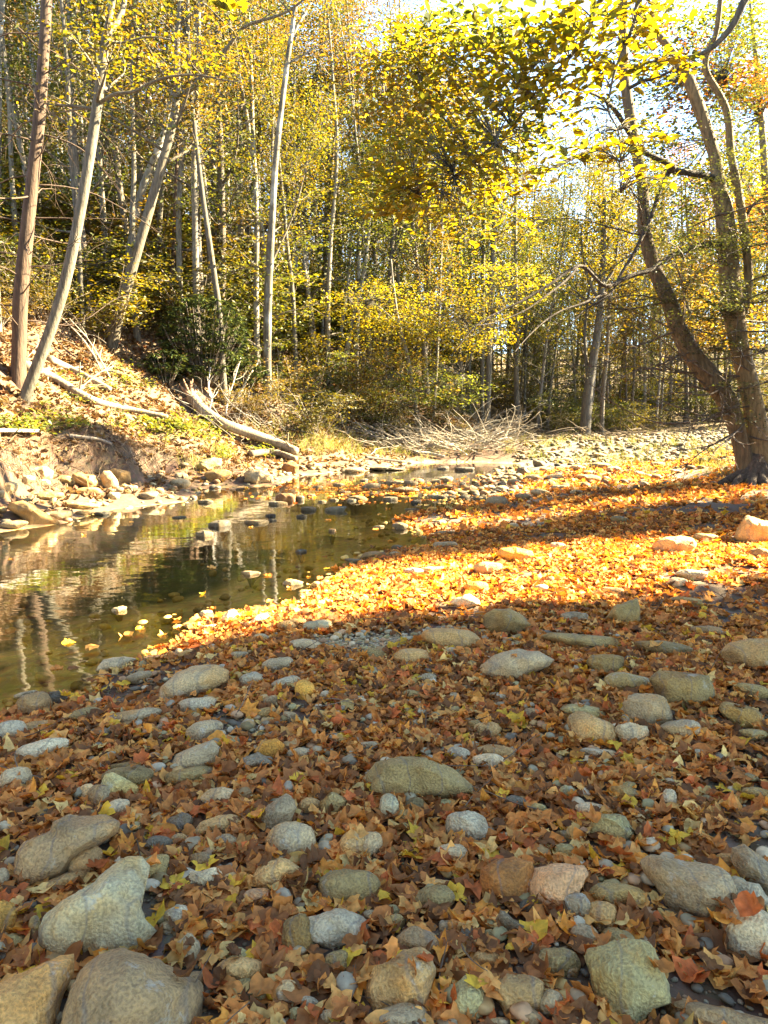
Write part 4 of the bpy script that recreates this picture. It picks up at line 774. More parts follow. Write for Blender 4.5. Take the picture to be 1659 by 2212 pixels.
hand_tree('sycamore_tree', 'tree with dark lower trunk and forked white top in the middle of the slope', [([(605, 728), (620, 650), (635, 560), (650, 475), (660, 390), (672, 310), (685, 240), (720, 200), (750, 165), (770, 90)], 19, 5), ([(685, 240), (680, 190), (688, 150), (700, 50), (705, -40)], 9, 4)], bark=(.44, .41, .35), pale=True, pal='gold', leafy=(.45, 14, 2.2, .4, 4, 12, .085), short='white-topped forked tree')
hand_tree('maple_tree', 'strongly leaning grey trunk crossing behind the white-topped forked tree', [([(520, 700), (565, 638), (600, 583), (635, 515), (665, 465), (705, 415), (750, 390), (790, 380)], 14, 5), ([(640, 510), (670, 490), (700, 475), (780, 450), (830, 445)], 7, 3)], bark=(.29, .27, .23), pal='yellow', leafy=(.5, 10, 1.6, .3, 4, 12, .085), short='strongly leaning grey trunk')
hand_tree('hemlock_tree', 'thin reddish-brown straight trunk with bare sides above the evergreen bush', [([(370, 700), (370, 613), (374, 553), (380, 400), (385, 250)], 10, 7)], bark=(.27, .17, .12), side=(.1, .9, 12, 1.2), short='thin reddish-brown trunk')
hand_tree('birch_tree', 'pale thin trunk of a close pair, the taller, rising above the debris slope', [([(737, 826), (750, 753), (760, 703), (780, 618), (790, 560), (800, 450), (806, 330)], 12, 6)], bark=(.50, .46, .40), pale=True, pal='lime', leafy=(.4, 12, 1.7, .4, 4, 13, .09), short='taller pale twin trunk')
hand_tree('birch_tree', 'pale thin trunk of a close pair, the straighter one behind', [([(727, 800), (745, 653), (755, 573), (762, 450)], 8, 5)], bark=(.48, .45, .40), pale=True, pal='lime', leafy=(.4, 10, 1.5, .4, 4, 12, .09), short='straighter pale twin trunk')
hand_tree('birch_tree', 'very thin pale stem between the evergreen bush and the pale pair', [([(695, 765), (700, 628), (705, 560), (708, 420)], 6, 4)], bark=(.46, .43, .38), pale=True, pal='yellow', leafy=(.3, 10, 1.3, .4, 4, 12, .085), short='very thin pale stem')
for lab, pts, w0, w1, Yd, pl, sh in (
    ('thickest of the grey straight poles standing behind the brush pile', [(1052, 925), (1057, 753), (1060, 603), (1065, 553), (1070, 380), (1074, 250)], 14, 8, 31, 'lime', 'thickest straight pole'),
    ('grey straight pole touching the thickest one behind the brush pile', [(1041, 924), (1042, 750), (1044, 560), (1048, 400), (1050, 290)], 10, 6, 32, 'lime', 'pole beside the thickest'),
    ('dark thin pole a little apart behind the brush pile', [(1014, 924), (1014, 750), (1016, 600), (1018, 420), (1018, 300)], 9, 5, 33, 'yellow', 'dark pole set apart'),
    ('slightly tilted thin pole at the end of the brush pile near the water', [(935, 930), (944, 768), (950, 628), (956, 450)], 8, 5, 29, 'gold', 'slightly tilted thin pole'),
    ('slim dark pole midway between the straight poles and the big forked trunk', [(1134, 928), (1134, 830), (1137, 700), (1140, 520)], 7, 4, 34, 'lime', 'slim pole midway')):
    hand_tree('pole_tree', lab, [(pts, w0, w1)], Yd, GREYB, False, pl, (.45, 12, 1.5, .5, 4, 11, .10), short=sh)
hand_tree('ash_tree', 'big dark forked trunk at the edge of the far cobbles', [(c4((868, 785), (872, 700), (878, 620), (892, 520), (912, 400), (932, 250), (942, 100), (950, -80), (955, -250)), 26, 9), (c4((885, 560), (872, 440), (868, 330), (880, 200), (900, 60)), 9, 4, .6), (c4((940, 130), (990, 60), (1010, -60), (1020, -200)), 8, 3), (c4((936, 200), (890, 120), (860, 0), (850, -140)), 8, 3)], 28.5, (.21, .185, .155), False, 'yellow', (.5, 14, 2.2, .4, 4, 9, .10), short='big dark forked trunk')
hand_tree('ash_tree', 'tan-grey shorter trunk right beside the big dark forked trunk', [(c4((940, 775), (945, 600), (960, 450), (972, 250), (980, 50)), 12, 6)], 29.5, (.33, .27, .2), False, 'gold', (.45, 10, 1.6, .4, 4, 10, .10), short='tan trunk beside the forked one')

# ---- the two-stemmed tree on the bar, with its dark limbs and drooping dead twigs
def right_tree():
    b = (1628, 1045); g = ground_hit(*b); Y = g[1]
    o = thing('hemlock_tree', 'large dark tree on the gravel bar with one curved leaning stem and one straight stem', 'tree', g)
    def L(pts, w0, w1, y0=0.0, y1=0.0):
        q = np.array(pts, float); n = len(q); return at_y(q[:, 0], q[:, 1], Y + np.linspace(y0, y1, n)) - g, np.linspace(w0, w1, n) / 2 / FP * Y
    def put(name, pts, w0, w1, y0=0.0, y1=0.0, sides=10, lump=.07, col=(.145, .098, .052), wlist=None):
        W, r = L(pts, w0, w1, y0, y1)
        if wlist is not None: r = np.array(wlist) / 2 / FP * Y
        M = MB(); M.tube(W, r, sides, len(W) * 6, lump, len(pts)); ob = link(name, M.mesh(name), M_BARK, o); ob.color = (*col, 1); return W, r
    A = cr((1110, 2240), (1080, 2090), (1020, 1850), (950, 1660), (830, 1490), (720, 1350), (630, 1180), (570, 1000), (500, 850), (440, 680), (400, 500), (398, 300), (380, 150), (350, 0)) + [(1350, 170), (1346, 60), (1338, -120), (1330, -350)]
    put('trunk', A, 0, 0, 0, .5, 16, .05, wlist=[60, 38, 35, 41, 44, 40, 35, 33, 30, 28, 26, 24, 23, 22, 21, 19, 15, 9])
    Bt = cr((1180, 2230), (1165, 2000), (1150, 1800), (1090, 1500), (1040, 1300), (1000, 1050), (975, 850), (962, 620), (930, 350), (895, 200), (880, 50)) + c2((1330, 380), (1295, 300), (1210, 180), (1120, 70), (1080, -120), (1060, -400))
    put('trunk', Bt, 0, 0, .1, .4, 16, .05, wlist=[80, 54, 45, 40, 39, 43, 43, 39, 35, 29, 25, 24, 20, 15, 12, 8, 5], col=(.21, .145, .072))
    put('limb', cr((1060, 1080), (1100, 900), (1092, 700), (1062, 450), (1022, 200), (990, 50)) + c2((1480, 480), (1450, 410), (1390, 300), (1400, 220), (1430, 160), (1450, 30), (1460, -150)), 20, 9, .3, -.3, 10, col=(.21, .145, .072))
    dk = (.06, .043, .03)
    put('limb', cr((890, 180), (780, 150), (640, 128), (575, 112)) + c2((1250, 720), (1130, 660), (1080, 625), (1030, 612), (930, 640), (820, 680), (700, 740), (600, 772), (470, 815), (380, 850), (250, 960), (170, 1050)), 15, 2, .3, -2.6, 8, col=dk)
    put('limb', cr((575, 115), (500, 280), (450, 430), (400, 540), (330, 680), (250, 810), (190, 930), (130, 980), (0, 1060)) + c4((840, 260), (800, 300)), 10, 2, -.2, -1.2, 8, col=dk)
    put('limb', cr((945, 605), (800, 622), (700, 650), (590, 692), (500, 752), (440, 790), (300, 832), (200, 882), (130, 892)) + c4((860, 45), (800, 62), (720, 120), (600, 192), (500, 240), (400, 300), (290, 430)), 14, 2, .2, -2.0, 8, col=dk)
    put('limb', c4((835, 55), (780, 110), (700, 172), (600, 240), (470, 290), (390, 300)), 5, 1.5, -1.5, -2.4, 6, col=dk)
    put('limb', c4((960, 160), (870, 200), (740, 250), (640, 330), (560, 420)), 5, 1.5, -1.0, -2.0, 6, col=dk)
    put('limb', c2((1060, 575), (1000, 480), (950, 430), (890, 400), (800, 380)), 11, 3, .3, -.8, 8, col=dk)
    put('limb', c2((1060, 380), (1120, 350), (1180, 335)) + c2((1260, 300), (1330, 290)), 8, 4, .3, .2, 6, col=dk)
    put('limb', c2((1560, 940), (1600, 880), (1700, 830)), 8, 4, .2, 0, 6, col=dk)
    put('limb', cr((1000, 1080), (900, 1040), (830, 1000), (780, 960)), 9, 4, 0, -.4, 6, col=dk)
    # root flare
    for k in range(9):
        a = -2.9 + k * .42; p = np.array([[0.05, .05, .45], [.22 * math.cos(a), .22 * math.sin(a), .16], [.6 * math.cos(a), .55 * math.sin(a), .03], [1.15 * math.cos(a + .2), 1.05 * math.sin(a + .2), -.10]]) * (1, 1, 1)
        M = MB(); M.tube(p, (.16, .13, .075, .03), 8, 14, .2, k); ob = link('root', M.mesh('root'), M_BARK, o); ob.color = (.10, .07, .05, 1)
    # dead twigs: drooping and curving out on both sides
    T = MB(); tips = []
    starts = cr((1000, 1750), (960, 1700), (1090, 1780), (900, 1600), (860, 1560), (1040, 1500), (760, 1400), (700, 1340), (1050, 1300), (620, 1200), (1020, 1120), (560, 1000), (990, 900), (980, 760), (1100, 1900), (1060, 1850), (640, 1350), (1150, 1500), (1100, 1200), (950, 500), (900, 420), (430, 560), (400, 350), (1080, 640), (1000, 1000), (1010, 1600), (1130, 1700), (820, 1480))
    for rep in range(2):
        for k, s in enumerate(starts):
            p = at_y(s[0], s[1], Y + .1) - g; a = math.pi + rng.normal(0, .8) if rng.random() < .72 else rng.normal(0, .9)
            Ln = rng.uniform(.8, 2.3); pa = grow(p, (math.cos(a), -abs(math.sin(a)) * .8, rng.uniform(-.35, .25)), Ln, 8, .10, .035 if rng.random() < .4 else -.02); T.tube(pa, (.017, .004), 4, 14)
            for _ in range(7):
                i = rng.integers(2, 9); dd = pa[i] - pa[i - 1]; dd /= np.linalg.norm(dd); tw = grow(pa[i], dd + perp(dd) * .7, Ln * rng.uniform(.15, .4), 4, .18, -.02); T.tube(tw, (.009, .003), 3, 5)
                if s[1] < 740 and rng.random() < .8: tips += [tw[-1], tw[2]]
    for pts in (c4((1500, 680), (1350, 712), (1200, 722), (1100, 690), (1000, 640), (900, 560), (790, 450)), c4((1540, 640), (1400, 690), (1290, 660), (1150, 600), (1040, 520)), c4((1520, 760), (1420, 815), (1300, 835), (1220, 810)), c4((1420, 520), (1290, 430), (1150, 320), (1000, 180)), c4((1560, 720), (1480, 800), (1400, 850)), c4((1470, 560), (1400, 600), (1240, 590), (1120, 630))):
        W, r = L(pts, 4.5, 1.2, -.1, -1.0); T.tube(W, r, 5, len(W) * 5)
        for _ in range(12):
            i = rng.integers(1, len(W)); dd = W[i] - W[i - 1]; dd /= np.linalg.norm(dd); T.tube(grow(W[i], dd + perp(dd) * .9, rng.uniform(.2, .6), 4, .2, -.03), (.006, .002), 3, 5)
    ob = link('twigwork', T.mesh('twigwork'), M_BARK, o); ob.color = (.12, .09, .07, 1)
    # needle sprays (dark green) and the yellow leaves its limbs carry
    def vol(px, py, rx, ry, n, y0, y1):
        a = rng.random(n) * 6.28; r = rng.random(n) ** .5; return at_y(px + rx * r * np.cos(a), py + ry * r * np.sin(a), Y + rng.uniform(y0, y1, n)) - g
    c = np.concatenate([np.array(tips), vol(1590, 330, 80, 120, 64, -.8, 1.5), vol(1640, 560, 60, 120, 44, -.5, 1.2), vol(1500, 640, 90, 50, 50, -1, .6), vol(1540, 720, 80, 40, 34, -1, .6), vol(1600, 860, 60, 50, 20, -1, .3), vol(1620, 120, 70, 90, 50, -.8, 1.2), vol(1480, 400, 60, 50, 22, -.5, .8), vol(1500, 470, 80, 50, 16, -.5, .8)])
    V, F, C = sprays(c, 42, .2, .12, .038, 'hemlock', DIA, .35, .25); link('crown', mesh('needle_crown', V, F, col=C, smooth=False), M_LEAF, o)
    LMT.append(dict(o=o, px=1620, py=1040, nick='big two-stemmed tree'))
right_tree()

# ---- foliage masses with their own trees: overhanging beech (near, its trunk stands outside the frame), maples over the water
def foliage_tree(name, label, trunk, lines, vols, pal_default, base, short, bark=(.22, .19, .15), pale=False):
    """trunk: world points; lines: [(world points, r0, r1)]; vols: [(px, py, rx, ry, y0, y1, n, per, sig, size, pal, protos)]"""
    base = np.array(base, float); o = thing(name, label, 'tree', base); mat = M_PALEBARK if pale else M_BARK
    if trunk is not None:
        M = MB(); M.tube(np.array(trunk[0]) - base, trunk[1], 12, 30, .06, 3); ob = link('trunk', M.mesh('trunk'), mat, o); ob.color = (*bark, 1)
    for pts, r0, r1 in lines:
        M = MB(); M.tube(np.array(pts) - base, (r0, r1), 7, len(pts) * 5, .04, 1); ob = link('limb', M.mesh('limb'), mat, o); ob.color = (*(np.array(bark) * .5), 1)
    VV = MB(); Ts = [MB() for _ in lines]; allp = np.concatenate([np.array(l[0]) for l in lines]); own = np.concatenate([np.full(len(l[0]), i) for i, l in enumerate(lines)])
    for px, py, rx, ry, y0, y1, n, per, sig, size, pal, protos in vols:
        a = rng.random(n) * 6.28; r = rng.random(n) ** .5; c = at_y(px + rx * r * np.cos(a), py + ry * r * np.sin(a), rng.uniform(y0, y1, n))
        V, F, C = sprays(c - base, per, sig, .22, size, pal, protos, .45); VV.add(V, tris=F, col=(C * 1.35).clip(0, .8))
        for p in c:
            iq = np.argmin(((allp - p) ** 2).sum(1)); q = allp[iq]; T = Ts[own[iq]]
            if np.linalg.norm(q - p) < 2.2: T.tube(np.array([q, (p + q) / 2 + (0, 0, .06), p]) - base, (.007, .002), 3, 6)
    link('crown', VV.mesh('crown', False), M_THIN, o)
    for T in Ts:
        if T.n: ob = link('twigwork', T.mesh('twigwork'), mat, o); ob.color = (*(np.array(bark) * .5), 1)
    LMT.append(dict(o=o, px=float(proj(base)[0]), py=float(proj(base)[1]), nick=short)); return o
def W(pts, Y0, Y1): q = np.array(pts, float); return at_y(q[:, 0], q[:, 1], np.linspace(Y0, Y1, len(q)))
zb = float(H(np.array([4.6]), np.array([5.0]))[0]); top = (4.3, 5.1, 5.6)
b1 = W(c2((935, 0), (900, 80), (870, 160), (800, 250), (720, 340), (640, 440), (550, 550), (480, 620), (390, 700), (250, 830)), 6.5, 7.0)
b2 = W(c2((1105, 0), (1080, 100), (1040, 200), (1000, 300), (980, 380), (970, 480), (1010, 560), (1020, 700), (1020, 830)), 6.4, 6.4)
b3 = W(c2((1600, -60), (1500, 120), (1380, 230), (1200, 260), (1000, 300)), 6.3, 6.6)
b4 = W(c2((300, 190), (420, 205), (520, 225), (640, 300)), 7.6, 7.2); b5 = W(c2((0, 330), (150, 310), (300, 250)), 7.8, 7.6)
b6 = W(c2((480, 620), (300, 760), (150, 840), (60, 860)), 6.4, 7.4)
mid = np.array([[2.9, 5.4, 5.4], [3.6, 5.2, 5.2]])
foliage_tree('beech_tree', 'beech leaning in from outside, its bright yellow leafy branches hanging overhead', ([(4.6, 5.0, zb - .2), (4.6, 5.05, 1.5), (4.45, 5.05, 3.4), (4.3, 5.1, 5.6), (4.2, 5.1, 8.5)], (.2, .16, .14, .11, .04)),
    [(np.concatenate([[top], mid[:1], b1]), .026, .004), (np.concatenate([[top], mid[1:], b2]), .02, .003), (np.concatenate([[top], b3]), .04, .006), (np.concatenate([b1[3:4], b4[::-1]]), .012, .004), (np.concatenate([b4[:1], b5[::-1]]), .008, .003), (b6, .007, .002)],
    [(960, 120, 130, 80, 6.6, 7.9, 92, 11, .2, .06, 'yellow', OVATE), (900, 200, 130, 90, 6.8, 8.1, 86, 11, .2, .06, 'gold', OVATE), (1000, 260, 130, 110, 6.3, 7.7, 92, 10, .2, .06, 'yellow', OVATE), (930, 350, 130, 80, 6.4, 7.8, 84, 10, .2, .06, 'yellow', OVATE),
     (1000, 480, 120, 50, 6.3, 7.3, 40, 8, .16, .058, 'yellow', OVATE), (860, 420, 70, 50, 6.8, 7.6, 30, 12, .15, .084, 'yellow', OVATE), (1130, 160, 60, 90, 6.3, 7.0, 34, 9, .14, .078, 'yellow', OVATE), (1230, 60, 110, 60, 6.3, 7.2, 40, 9, .15, .084, 'yellow', OVATE), (1260, 170, 80, 50, 6.3, 6.9, 26, 7, .12, .078, 'yellow', OVATE), (1380, 40, 50, 60, 6.2, 6.7, 22, 7, .12, .084, 'yellow', OVATE),
     (1420, 140, 60, 30, 6.2, 6.6, 13, 6, .10, .078, 'yellow', OVATE), (1390, 290, 60, 30, 6.2, 6.6, 14, 6, .10, .078, 'yellow', OVATE), (1390, 385, 60, 20, 6.2, 6.5, 10, 5, .10, .078, 'yellow', OVATE), (1290, 320, 60, 40, 6.3, 6.9, 14, 6, .12, .078, 'yellow', OVATE), (1080, 380, 80, 60, 6.2, 7.2, 30, 9, .14, .078, 'yellow', OVATE), (1200, 240, 60, 60, 6.4, 7.2, 18, 8, .14, .06, 'yellow', OVATE), (1160, 300, 60, 50, 6.4, 7.0, 14, 7, .12, .08, 'lime', OVATE), (1060, 60, 90, 60, 6.5, 7.8, 36, 9, .16, .08, 'lime', OVATE), (500, 12, 22, 10, 5.0, 5.4, 4, 4, .07, .075, 'yellow', OVATE)],
    'yellow', (4.6, 5.0, zb), 'overhanging yellow beech')
gb = ground_hit(905, 938); Yb = gb[1]
foliage_tree('maple_tree', 'low spreading maple with layered golden leaves hanging over the far water', (W([(905, 940), (895, 860), (880, 770), (860, 690), (850, 620), (845, 560)], Yb, Yb - 1.0), (.09, .08, .07, .05, .04, .02)),
    [(W([(893, 850), (850, 800), (790, 770), (740, 770)], Yb, Yb - 2), .03, .006), (W([(880, 770), (930, 720), (1000, 690), (1060, 680)], Yb, Yb - 2), .03, .006), (W([(862, 700), (800, 650), (750, 640)], Yb, Yb - 1.5), .03, .006), (W([(895, 870), (940, 830), (1000, 810)], Yb, Yb - 2), .02, .005)],
    [(850, 820, 130, 60, Yb - 2.5, Yb + .5, 90, 22, .26, .08, 'gold', DIA), (860, 830, 120, 70, Yb - 2.5, Yb + .5, 80, 22, .26, .08, 'lime', DIA), (900, 740, 160, 50, Yb - 2.5, Yb + .5, 160, 20, .26, .08, 'yellow', DIA), (830, 660, 120, 60, Yb - 2, Yb + 1, 150, 22, .26, .085, 'yellow', DIA), (960, 840, 90, 40, Yb - 2, Yb, 70, 20, .26, .085, 'lime', DIA), (1010, 700, 110, 60, Yb - 2.5, Yb, 100, 20, .26, .085, 'yellow', DIA), (780, 890, 70, 30, Yb - 1, Yb + .5, 50, 20, .24, .08, 'gold', DIA), (1080, 620, 120, 50, Yb - 3, Yb - 1, 80, 18, .26, .085, 'yellow', DIA)],
    'gold', gb, 'low golden maple over the water')
gb = ground_hit(1700, 1000); Yb = 17.5
foliage_tree('maple_tree', 'maple with bright orange leaves behind the two-stemmed tree', (W([(1720, 960), (1690, 700), (1660, 450), (1640, 200), (1620, 0)], Yb, Yb), (.13, .11, .09, .06, .03)),
    [(W([(1670, 500), (1600, 380), (1540, 300)], Yb, Yb - 1), .04, .008), (W([(1690, 700), (1580, 690), (1490, 680)], Yb, Yb - 1), .03, .006), (W([(1645, 250), (1560, 180), (1480, 170)], Yb, Yb - 1), .03, .006)],
    [(1620, 190, 70, 50, Yb - 1, Yb + 1, 60, 20, .24, .09, 'orange', DIA), (1490, 210, 80, 50, Yb - 1, Yb + 1, 32, 14, .24, .085, 'orange', DIA), (1530, 120, 80, 50, Yb - 1, Yb + 1, 30, 14, .24, .085, 'orange', DIA), (1560, 700, 100, 60, Yb - 1, Yb + 1, 60, 18, .24, .09, 'gold', DIA), (1500, 620, 60, 60, Yb - 1, Yb + 1, 40, 18, .24, .09, 'gold', DIA), (1640, 480, 50, 80, Yb - 1, Yb + 1, 30, 15, .24, .09, 'orange', DIA), (1600, 40, 80, 50, Yb - 1, Yb + 1, 40, 15, .24, .085, 'lime', DIA), (1440, 470, 60, 80, Yb - 1, Yb + 1, 34, 15, .24, .085, 'lime', DIA), (1560, 330, 90, 90, Yb - 1, Yb + 1, 40, 15, .24, .085, 'lime', DIA), (1380, 60, 60, 60, Yb, Yb + 2, 20, 12, .24, .085, 'red', DIA), (1500, 300, 130, 150, Yb - 1, Yb + 2, 130, 17, .26, .08, 'lime', DIA), (1600, 420, 80, 100, Yb - 1, Yb + 2, 80, 17, .26, .08, 'yellow', DIA), (1600, 110, 90, 120, Yb - 1, Yb + 2, 90, 16, .26, .08, 'lime', DIA), (1440, 90, 100, 90, Yb - 1, Yb + 2, 100, 16, .26, .08, 'lime', DIA), (1400, 250, 90, 120, Yb - 1, Yb + 2, 70, 16, .26, .08, 'green', DIA)],
    'orange', W([(1720, 960)], Yb, Yb)[0], 'orange-leaved maple')
# rhododendron: dark glossy evergreen bush on the slope
def rhododendron(px, py, rx, ry, n, label, short):
    g = ground_hit(px, py + ry); Y = g[1]; o = thing('rhododendron_bush', label, 'shrub', g); T = MB()
    a = rng.random(n) * 6.28; r = rng.random(n) ** .5; c = at_y(px + rx * r * np.cos(a), py + ry * .9 * r * np.sin(a), Y + rng.uniform(-.7, .9, n)) - g
    for p in c[::3]: T.tube(np.array([(p[0] * .2, p[1] * .2, -.1), p * (.6, .6, .45), p]), (.016, .005), 4, 8)
    ob = link('stem', T.mesh('stem'), M_BARK, o); ob.color = (.16, .13, .10, 1)
    long = [(OVATE[0][0] * (.55, 1.35, 1), OVATE[0][1])]; m = 13; q = np.repeat(c, m, 0); k = len(q); az = rng.random(k) * 6.28; d = np.stack([np.cos(az), np.sin(az), rng.uniform(-.75, .15, k)], 1); d /= np.linalg.norm(d, axis=1)[:, None]
    sd = np.cross(d, (0, 0, 1.0)); sd /= np.linalg.norm(sd, axis=1)[:, None]; up = np.cross(sd, d); mats = np.stack([sd, d, up], -1)
    pal = np.array([(.035, .055, .02), (.05, .075, .028), (.03, .042, .02), (.10, .12, .03)]); V, F, C = scatter(long, q + d * .075, .13 * rng.uniform(.7, 1.2, k), None, pal[rng.integers(0, 4, k)], mats)
    link('foliage', mesh('foliage', V, F, col=C), M_EVERGREEN, o); LMT.append(dict(o=o, px=px, py=py + ry, nick=short))
rhododendron(440, 725, 95, 100, 420, 'big dark green glossy-leaved evergreen bush on the middle of the slope', 'big dark evergreen bush')
rhododendron(360, 790, 45, 40, 110, 'small dark evergreen bush just downslope of the big evergreen bush', 'small dark evergreen bush')
rhododendron(520, 800, 60, 40, 120, 'dark evergreen bush low on the slope by the torn log', 'low dark evergreen bush')

# ---- the rest of the wood
def spaced(n, gen, dmin, taken):
    out = []
    for _ in range(n * 40):
        if len(out) >= n: break
        x, y = gen()
        if all((x - a) ** 2 + (y - b) ** 2 > dmin ** 2 for a, b in taken): taken.append((x, y)); out.append((x, y))
    return out
taken = []
def on_hill():
    y = random.uniform(23, 62) if random.random() < .75 else random.uniform(22, 34); px = random.uniform(-260, 960); x = (px - 829.5) / FP * y; d, _ = shores(np.array([x]), np.array([y]))
    return (x, y) if d[0] > 4.2 else (0.0, -500.0 - random.random() * 1e5)
HK = ['lime_a', 'yellow_a', 'gold_a', 'tan_a', 'orange_a', 'green_a', 'olive_a', 'pale_a', 'pole_lime', 'hemlock', 'tan_a', 'lime_a', 'pale_a', 'lime_a', 'orange_a', 'green_a', 'olive_a', 'pale_a']
for x, y in spaced(175, on_hill, 1.5, taken):
    if y < 0: continue
    px = proj([x, y, 2.0])[0]
    kind = random.choice(HK if px < 450 else ['lime_a', 'yellow_a', 'gold_a', 'olive_a', 'green_a', 'lime_a', 'tan_a', 'pale_a', 'orange_a', 'yellow_a'] if px < 720 else ['lime_a', 'yellow_a', 'green_a', 'olive_a', 'gold_a', 'lime_a'])
    plant(kind, x, y, random.uniform(.75, 1.12))
def on_flat():
    y = random.uniform(31, 66); px = random.uniform(820, 1800); x = (px - 829.5) / FP * y; return (x, y)
for x, y in spaced(95, on_flat, 1.5, taken):
    px = proj([x, y, 1.5])[0]; sc = random.uniform(.75, 1.05)
    if 1150 < px < 1420: sc *= .85
    plant(random.choice(['pole_lime', 'pole_yellow', 'pole_gold', 'pole_lime', 'olive_a', 'lime_a', 'hemlock', 'pole_yellow'] if px < 1350 else ['pole_gold', 'pole_yellow', 'orange_a', 'pole_lime', 'hemlock', 'pole_gold']), x, y, sc * (.55 if False else 1))
for px, y, kind, sc in ((1180, 33, 'hemlock', .55), (1120, 35, 'hemlock', .5), (1240, 36, 'hemlock', .6), (990, 34, 'hemlock', .5), (1420, 33, 'olive_a', .45), (1350, 35, 'orange_a', .45)):
    plant(kind, (px - 829.5) / FP * y, y, sc)
# trees outside the frame on the right: their crowns put the near gravel bar in shade
def uv(u, v): ca, sa = math.cos(AZ), math.sin(AZ); return u * ca - v * sa, u * sa + v * ca
def shade(u, v, sc, key): x, y = uv(u, v); plant(key, x, y, sc)
tree_proto('shade_a', 13, .2, 'lime', .15, 26, 2.5, .35, 6, 34, .38, .6, .12); tree_proto('shade_b', 12, .18, 'yellow', .18, 22, 2.0, .4, 5, 24, .36, .6, .11)
tree_proto('shade_c', 13, .17, 'yellow', .08, 34, 1.45, .3, 6, 40, .34, .7, .12, lean=.01)
for u, v, sc in ((9.2, -1.2, 1.0), (9.0, 1.0, 1.0), (13.5, .3, 1.1), (17.5, -.6, 1.15), (11.4, 1.9, 1.0), (15.5, 1.5, 1.15), (12, -2.2, 1.1)): shade(u, v, sc, 'shade_a')
for u, v, sc in ((7.6, 3.3, .85), (9.6, 3.55, 1.0), (11.6, 3.3, 1.0), (13.6, 3.6, 1.05), (16, 3.4, 1.1), (19, 3.5, 1.2)): shade(u, v, sc, 'shade_c')
for u, v, sc in ((13.2, 8.4, .66), (15.5, 8.3, .78)): shade(u, v, sc, 'shade_c')
for u, v, sc in ((18.8, 8.6, .9), (15, 11.2, .66), (20, 12, .85)): shade(u, v, sc, 'shade_b')
for px, y, kind, sc in ((1500, 36, 'yellow_a', .8), (1600, 38, 'lime_a', .9), (1700, 36, 'orange_a', .95), (1440, 40, 'gold_a', .8), (1560, 42, 'orange_a', 1.0), (1350, 44, 'lime_a', .85), (1180, 42, 'lime_a', 1.05), (1285, 39, 'olive_a', .95), (1090, 41, 'yellow_a', 1.1), (1010, 43, 'lime_a', 1.1), (1130, 46, 'olive_a', 1.1), (1230, 45, 'yellow_a', 1.05), (1310, 47, 'lime_a', 1.05), (1160, 50, 'yellow_a', 1.2), (1255, 52, 'olive_a', 1.2), (1340, 53, 'gold_a', 1.15), (1400, 49, 'lime_a', 1.0)): plant(kind, (px - 829.5) / FP * y, y, sc)
tree_proto('bounce_gold', 13, .16, 'gold', .06, 32, 2.6, .3, 6, 24, .4, .6, .13); tree_proto('bounce_tan', 12, .15, 'tan', .06, 30, 2.6, .3, 6, 24, .4, .6, .13)  # unseen trees added left and behind to bounce warm fill onto the bar
for k, (x, y) in enumerate([(-9.5, 3.4), (-11.5, .8), (-13, 5), (-14.5, 2), (-16.5, 6), (-10.5, -2.4), (-13.5, -2), (-17, -.5), (-12, -6.5), (-15, -5), (-9.5, -9.5), (-5, -10), (6, -11)]):
    plant(('bounce_gold', 'bounce_tan', 'bounce_gold')[k % 3], x, y, random.uniform(.95, 1.15)); TREES[-1]['key'] = 'shade_' + TREES[-1]['key']  # added bounce trees share the shade prefix for their labels
# shrubs along the far bank and on the slope
n = 0
while n < 62:
    y = random.uniform(15, 33); px = random.uniform(-60, 980); x = (px - 829.5) / FP * y; d, _ = shores(np.array([x]), np.array([y])); ok = d[0] > (2.6 if px < 430 else 3.2 if px < 680 else 1.2)
    if px < 430 and d[0] < 6.5: ok = False
    if ok and all((x - a) ** 2 + (y - b) ** 2 > .8 for a, b in taken): taken.append((x, y)); plant_shrub(random.choice(('shrub_lime', 'shrub_yellow', 'shrub_lime', 'shrub_olive', 'shrub_gold') if px > 400 else ('shrub_gold', 'shrub_olive', 'shrub_yellow')), x, y, random.uniform(.5, 1.15)); n += 1
tree_proto('slim_dark', 16, .10, 'gold', .5, 14, 1.7, .5, 4, 10, .34, .5, .08, lean=.05); tree_proto('slim_pale', 17, .11, 'tan', .5, 14, 1.8, .6, 4, 9, .34, .5, .08, lean=.05, fork=1, pale=True); tree_proto('slim_lime', 15, .09, 'lime', .45, 14, 1.6, .5, 4, 10, .34, .5, .08, lean=.05)
for px, y in ((30, 23), (105, 24), (190, 22), (255, 25), (310, 23), (355, 26), (405, 24), (430, 23), (470, 24.5), (490, 22), (560, 25), (590, 27), (640, 26), (680, 28), (715, 27), (800, 30), (830, 32), (580, 23), (10, 18.5), (70, 23), (770, 29), (865, 31)):
    x = (px - 829.5) / FP * y; plant(random.choice(('slim_dark', 'slim_dark', 'slim_pale', 'slim_lime')), x, y, random.uniform(.85, 1.15), tint=np.array((.115, .098, .072)) * random.uniform(.7, 1.6))
n = 0
while n < 95:
    y = random.uniform(21, 48); px = random.uniform(-80, 900); x = (px - 829.5) / FP * y; d, _ = shores(np.array([x]), np.array([y]))
    if d[0] > 5.5: plant_shrub(random.choice(('shrub_lime', 'shrub_yellow', 'shrub_gold', 'shrub_olive', 'shrub_lime')), x, y, random.uniform(.8, 1.7)); n += 1
for k in range(62):
    y = random.uniform(30, 50); px = random.uniform(880, 1760); plant_shrub(random.choice(('shrub_lime', 'shrub_yellow', 'shrub_lime', 'shrub_gold', 'shrub_olive')), (px - 829.5) / FP * y, y, random.uniform(.5, .8) + .035 * (y - 30))
